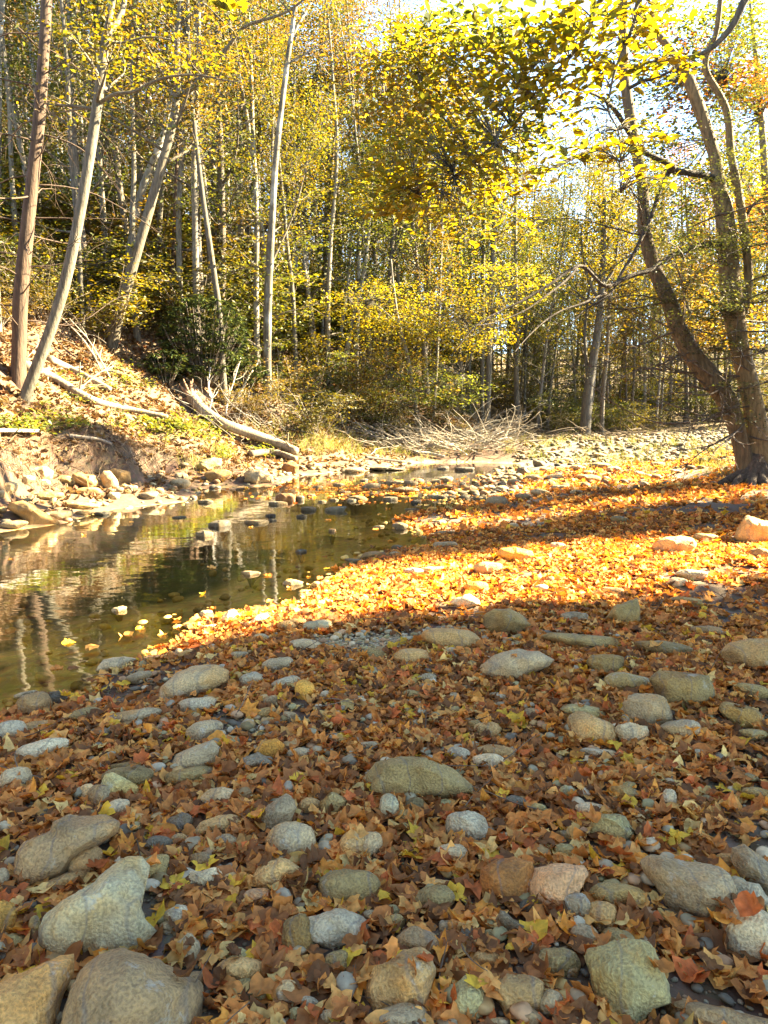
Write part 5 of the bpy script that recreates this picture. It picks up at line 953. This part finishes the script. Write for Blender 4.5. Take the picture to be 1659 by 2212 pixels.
# far-off wood behind everything
def far_wood():
    n = 1300; x = rng.uniform(-60, 110, n); y = rng.uniform(66, 105, n); z0 = H(x, y); T = MB()
    for i in range(0, n, 3): T.tube(np.array([(x[i], y[i], z0[i]), (x[i] + rng.normal(0, .4), y[i], z0[i] + 7), (x[i] + rng.normal(0, .8), y[i], z0[i] + 14)]), (.13, .03), 4, 5, col=np.array((.2, .17, .13)) * rng.uniform(.6, 1.7))
    c = np.repeat(np.stack([x, y, z0], 1), 9, 0); m = len(c); c = c + np.stack([rng.normal(0, 1.3, m), rng.normal(0, 1.3, m), rng.uniform(.03, 1, m) ** 1.15 * 16], 1); pk = rng.random(m)
    for p, a, b in (('lime', 0, .35), ('yellow', .35, .6), ('gold', .6, .82), ('olive', .82, 1)):
        k = (pk >= a) & (pk < b); V, F, C = sprays(c[k], 9, .6, .6, .26, p); T.add(V, tris=F, col=C)
    n = 900; x = rng.uniform(-100, -9, n); y = rng.uniform(42, 100, n); z0 = H(x, y)
    for i in range(0, n, 4): T.tube(np.array([(x[i], y[i], z0[i]), (x[i] + rng.normal(0, .4), y[i], z0[i] + 7), (x[i] + rng.normal(0, .8), y[i], z0[i] + 14)]), (.13, .03), 4, 5, col=np.array((.16, .14, .11)) * rng.uniform(.6, 1.7))
    c = np.repeat(np.stack([x, y, z0], 1), 8, 0); m = len(c); c = c + np.stack([rng.normal(0, 1.3, m), rng.normal(0, 1.3, m), rng.uniform(.03, 1, m) ** 1.25 * 15], 1); pk = rng.random(m)
    for p, a, b in (('lime', 0, .3), ('tan', .3, .5), ('gold', .5, .7), ('olive', .7, 1)):
        k = (pk >= a) & (pk < b); V, F, C = sprays(c[k], 9, .6, .6, .22, p); T.add(V, tris=F, col=C)
    link('distant_woodland', T.mesh('distant_woodland', False), M_LEAF, kind='stuff', label='far-off autumn wood closing the valley')
far_wood()

# ------------------------------------------------------------------ fallen logs, driftwood, brush
def log(name, label, pts, w0, w1, col, stubs=(), rooty=False, Yoff=0.0, lift=.06, sides=12):
    P = np.array([ground_hit(*p) for p in pts]); P[:, 2] += lift; g = P.mean(0); d = np.linalg.norm(P - CAM, axis=1); rad = np.linspace(w0, w1, len(P)) / 2 / FP * d
    o = thing(name, label, 'log', g); P[:, 2] += rad * .55; M = MB(); M.tube(P - g, rad, sides, len(P) * 8, .10, len(label)); ob = link('log', M.mesh('log'), M_WOOD, o); ob.color = (*(np.array(col) * .42), 1)
    for t, L, dx, dz in stubs:
        k = t * (len(P) - 1); i = min(int(k), len(P) - 2); p = P[i] + (P[i + 1] - P[i]) * (k - i) - g; M = MB(); M.tube(np.array([p, p + (dx * L, -.25 * L, dz * L)]), (.028, .012), 6, 5); ob = link('branch_stub', M.mesh('branch_stub'), M_WOOD, o); ob.color = (*(np.array(col) * .42), 1)
    if rooty:
        for k in range(11):
            a = k * .57; ax = P[0] - P[1]; ax /= np.linalg.norm(ax); s = perp(ax); q = P[0] - g; M = MB(); M.tube(np.array([q - ax * .1, q + ax * .12 + s * .16, q + ax * rng.uniform(.15, .35) + s * rng.uniform(.25, .42) + (0, 0, rng.uniform(-.1, .1))]), (.08, .05, .015), 6, 8, .2, k); ob = link('root', M.mesh('root'), M_WOOD, o); ob.color = (.26, .15, .09, 1)
    return o
log('fallen_log', 'long weathered log with short snapped branch stubs lying down the slope', [(55, 800), (110, 823), (200, 873), (280, 892), (362, 908)], 19, 9, (.50, .38, .27), [(t, .32, .05, -.95) for t in (.22, .3, .36, .48, .56, .62)] + [(.42, .4, .3, .9), (.7, .3, .4, .8)])
log('fallen_log', 'shorter pale log lying above the long weathered log', [(108, 786), (150, 805), (195, 828), (238, 850)], 15, 12, (.60, .46, .30), [(.5, .3, .2, .9), (.9, .35, -.1, -.9)])
log('fallen_log', 'thin pale pole lying across the slope above the two logs', [(95, 806), (140, 803), (180, 800)], 6, 4, (.66, .54, .40))
log('fallen_log', 'thick barkless log with torn root end sliding down to the water', [(414, 878), (436, 902), (475, 930), (550, 958), (600, 975), (640, 992)], 25, 17, (.56, .42, .27), [(.9, .45, .15, .9), (.95, .5, -.3, .5), (.86, .4, -.5, -.5)], True, lift=.16, sides=16)
log('fallen_log', 'small log tucked under the lower end of the barkless log', [(540, 990), (590, 985), (640, 1000)], 16, 12, (.46, .33, .20))
log('driftwood_branch', 'bent grey branch stuck in the eroded bank edge', [(150, 951), (190, 955), (215, 958), (242, 967)], 8, 5, (.56, .46, .36))
log('driftwood_branch', 'short pale stick on the rocks below the bank', [(155, 1052), (185, 1048), (212, 1044)], 4, 3, (.60, .50, .38))
log('driftwood_log', 'long pale log at the foot of the brush pile by the water', [(895, 983), (925, 985), (960, 992)], 8, 6, (.60, .53, .44))
log('driftwood_log', 'dark water-soaked log beside the far pool', [(790, 993), (830, 998), (875, 1003)], 6, 5, (.16, .12, .09))
log('driftwood_log', 'dead log leaning out of the slope above the brush pile', [(770, 860), (810, 880), (850, 895)], 9, 7, (.40, .30, .22), lift=.3)
def plank():
    a, b = ground_hit(-30, 950), ground_hit(78, 945); a = a + (0, 0, .16); b = b + (0, 0, .12); g = (a + b) / 2; ax = (b - a); L = np.linalg.norm(ax); o = thing('driftwood_plank', 'flat grey weathered plank lying on rocks at the picture edge', 'plank', g)
    V, F = ICO[0]; v = np.array([(x, y, z) for x in (-1, 1) for y in (-1, 1) for z in (-1, 1)], float) * (L / 2, .09, .028); f = np.array([(0, 1, 3, 2), (4, 6, 7, 5), (0, 4, 5, 1), (2, 3, 7, 6), (0, 2, 6, 4), (1, 5, 7, 3)])
    v[:, 1] *= 1 + .15 * np.sign(v[:, 0]); ob = link('board', mesh('board', v, f, smooth=False), M_WOOD, o); ob.color = (.40, .35, .29, 1); o.rotation_euler = (0, -math.asin(ax[2] / L), math.atan2(ax[1], ax[0]))
    bv = ob.modifiers.new('b', 'BEVEL'); bv.width = .008
plank()
def dead_stem(label, pts, w, col, Yd=None):
    g = ground_hit(*pts[-1]) if Yd is None else at_y(*pts[-1], Yd); P = at_y(*np.array(pts, float).T, g[1] + np.linspace(.6, 0, len(pts))) - g; o = thing('dead_sapling', label, 'sapling', g); M = MB(); r = w / 2 / FP * g[1]; M.tube(P, (r * .5, r), 5, len(P) * 5); ob = link('stem', M.mesh('stem'), M_WOOD, o); ob.color = (*col, 1)
    T = MB()
    for _ in range(9):
        i = rng.integers(1, len(P)); d = P[i - 1] - P[i]; d /= np.linalg.norm(d); T.tube(grow(P[i], d + perp(d) * .6, rng.uniform(.3, .9), 4, .2, -.02), (r * .4, .002), 3, 6)
    ob = link('twigwork', T.mesh('twigwork'), M_WOOD, o); ob.color = (*col, 1)
PW = (.36, .30, .22)
dead_stem('pale arched dead sapling curving down over the leafy slope', c3((270, 270), (345, 345), (400, 420), (440, 500)), 5, PW)
dead_stem('second arched dead sapling, thinner, beside the pale arched one', c3((300, 270), (380, 360), (430, 440), (490, 555)), 4, PW)
dead_stem('thin bare pale stem rising from behind the barkless log', c3((1115, 460), (1075, 520), (1050, 570), (1000, 650)), 6, (.62, .54, .40))
dead_stem('yellowish stick leaning over the shorter pale log', c3((490, 475), (430, 505), (360, 560), (310, 605)), 4, (.6, .5, .3))
dead_stem('crooked white dead branch beside the dark evergreen bush', c3((910, 480), (900, 560), (915, 620), (900, 680)), 5, (.62, .57, .5))
dead_stem('bare grey sapling standing between the two evergreen bushes', c3((1040, 440), (1010, 540), (985, 620), (975, 690)), 4, (.5, .45, .38))
def brush():
    T = MB(); 
    def heap(px, py, sx, sy, n, L, r, flat, bias, cols):
        for _ in range(n):
            p = ground_hit(random.gauss(px, sx), random.gauss(py, sy)); a = rng.normal(bias, .6); d = (math.cos(a), rng.normal(0, .4), rng.uniform(-.1, flat)); pa = grow(p + (0, 0, rng.uniform(0, .35)), d, L * rng.uniform(.4, 1.2), 5, .16, -.03); c = np.array(cols[rng.integers(0, len(cols))]) * .55 * rng.uniform(.7, 1.2); T.tube(pa, (r * rng.uniform(.5, 1.3), r * .25), 4, 8, col=c)
            for _ in range(3): i = rng.integers(1, 6); d2 = pa[i] - pa[i - 1]; d2 /= np.linalg.norm(d2); T.tube(grow(pa[i], d2 + perp(d2) * .8, L * rng.uniform(.15, .4), 3, .2, -.02), (r * .35, r * .12), 3, 5, col=c)
    cols = [(.58, .50, .40), (.50, .41, .30), (.38, .31, .24), (.64, .57, .46)]
    heap(890, 958, 55, 14, 130, 1.6, .022, .5, 2.9, cols); heap(1040, 960, 45, 14, 130, 1.6, .02, .7, .5, cols); heap(960, 965, 70, 10, 110, 1.5, .02, .4, 3.0, cols); heap(800, 940, 50, 20, 60, 1.3, .016, .5, 2.6, [(.3, .25, .2), (.4, .34, .28)])
    heap(560, 910, 60, 25, 70, 1.2, .012, .9, 2.4, [(.5, .44, .36), (.58, .52, .44)]); heap(1330, 945, 130, 6, 60, 1.2, .02, .3, 3.0, [(.2, .15, .1), (.3, .24, .18)]); heap(330, 700, 90, 50, 70, 1.3, .010, .9, 2.0, [(.5, .42, .33), (.4, .32, .25)]); heap(60, 700, 90, 60, 60, 1.3, .010, .8, 1.5, [(.5, .4, .3), (.42, .33, .25)]); heap(660, 850, 60, 40, 60, 1.2, .012, .9, 2.0, [(.5, .44, .36), (.4, .34, .28)])
    link('brush_debris', T.mesh('brush_debris'), M_STRAND, kind='stuff', label='tangled heap of pale dead branches and flood debris on the far bank')
brush()

# ------------------------------------------------------------------ labels of the trees and shrubs of the wood
def words_for(t):
    d = t['y']
    if t['key'] == 'shrub': return f"{t['pal']} shrub"
    if t['key'].startswith('shade'): return f"{t['pal']} unseen shade/fill-light tree"
    if t['key'] == 'hemlock': return 'dark green hemlock' if t['H'] > 7 else 'small dark green hemlock'
    h = 'slim ' if 'pole' in t['key'] else 'tall ' if t['H'] > 15 else ''
    return f"{h}{t['pal']} tree with {'pale' if t['pale'] else 'dark'} trunk"
USEDT = set(o['label'] for o in SC.objects if o.get('label'))
for t in sorted(TREES, key=lambda t: t['y']):
    ms = sorted(LMT, key=lambda m: abs(m['px'] - t['px']) + .6 * abs(m['py'] - t['py'])); cand = []
    off = t['key'].startswith('shade')
    if off: ms = [m for m in LMT if m['nick'] in ('big two-stemmed tree', 'overhanging yellow beech')]
    dep = 'at the front of the wood' if t['y'] < 27 else 'deep in the wood' if t['y'] > 44 else 'within the wood'
    for m in ms[:9]:
        dx = t['px'] - m['px']; r_ = ('close ' if abs(dx) < 40 else 'well ' if abs(dx) > 140 else '') + ('right of' if dx > 0 else 'left of')
        if abs(dx) < 14: r_ = 'straight behind'
        if off: r_ = ('out of view, to the right of', 'out of view, sunward of', 'outside the frame, past')[len(USEDT) % 3]
        cand.append(f"{words_for(t)} {r_} the {m['nick']}")
        cand.append(f"{words_for(t)} {dep}, {r_} {m['nick']}")
    cand += [f"{o_} {words_for(t)} {dep}, {'right' if t['px'] > ms[0]['px'] else 'left'} of {ms[0]['nick']}" for o_ in ('second', 'third', 'fourth', 'fifth', 'sixth', 'seventh', 'eighth', 'ninth', 'tenth', 'eleventh', 'twelfth', 'thirteenth')]
    for c in cand:
        if c not in USEDT and len(c.replace('-', 'x').split()) <= 16: break
    USEDT.add(c); t['o']['label'] = c
    if t['key'] == 'shrub': t['o']['group'] = 'leafy shrubs under the trees'
    else: t['o']['group'] = 'trees of the autumn wood'
    if t['key'] == 'hemlock': t['o'].name = 'hemlock_tree'
    elif 'pole' in t['key']: t['o'].name = 'pole_tree'
    elif t['key'] != 'shrub': t['o'].name = 'beech_tree' if t['pale'] else 'maple_tree'
build_stone_leaves()
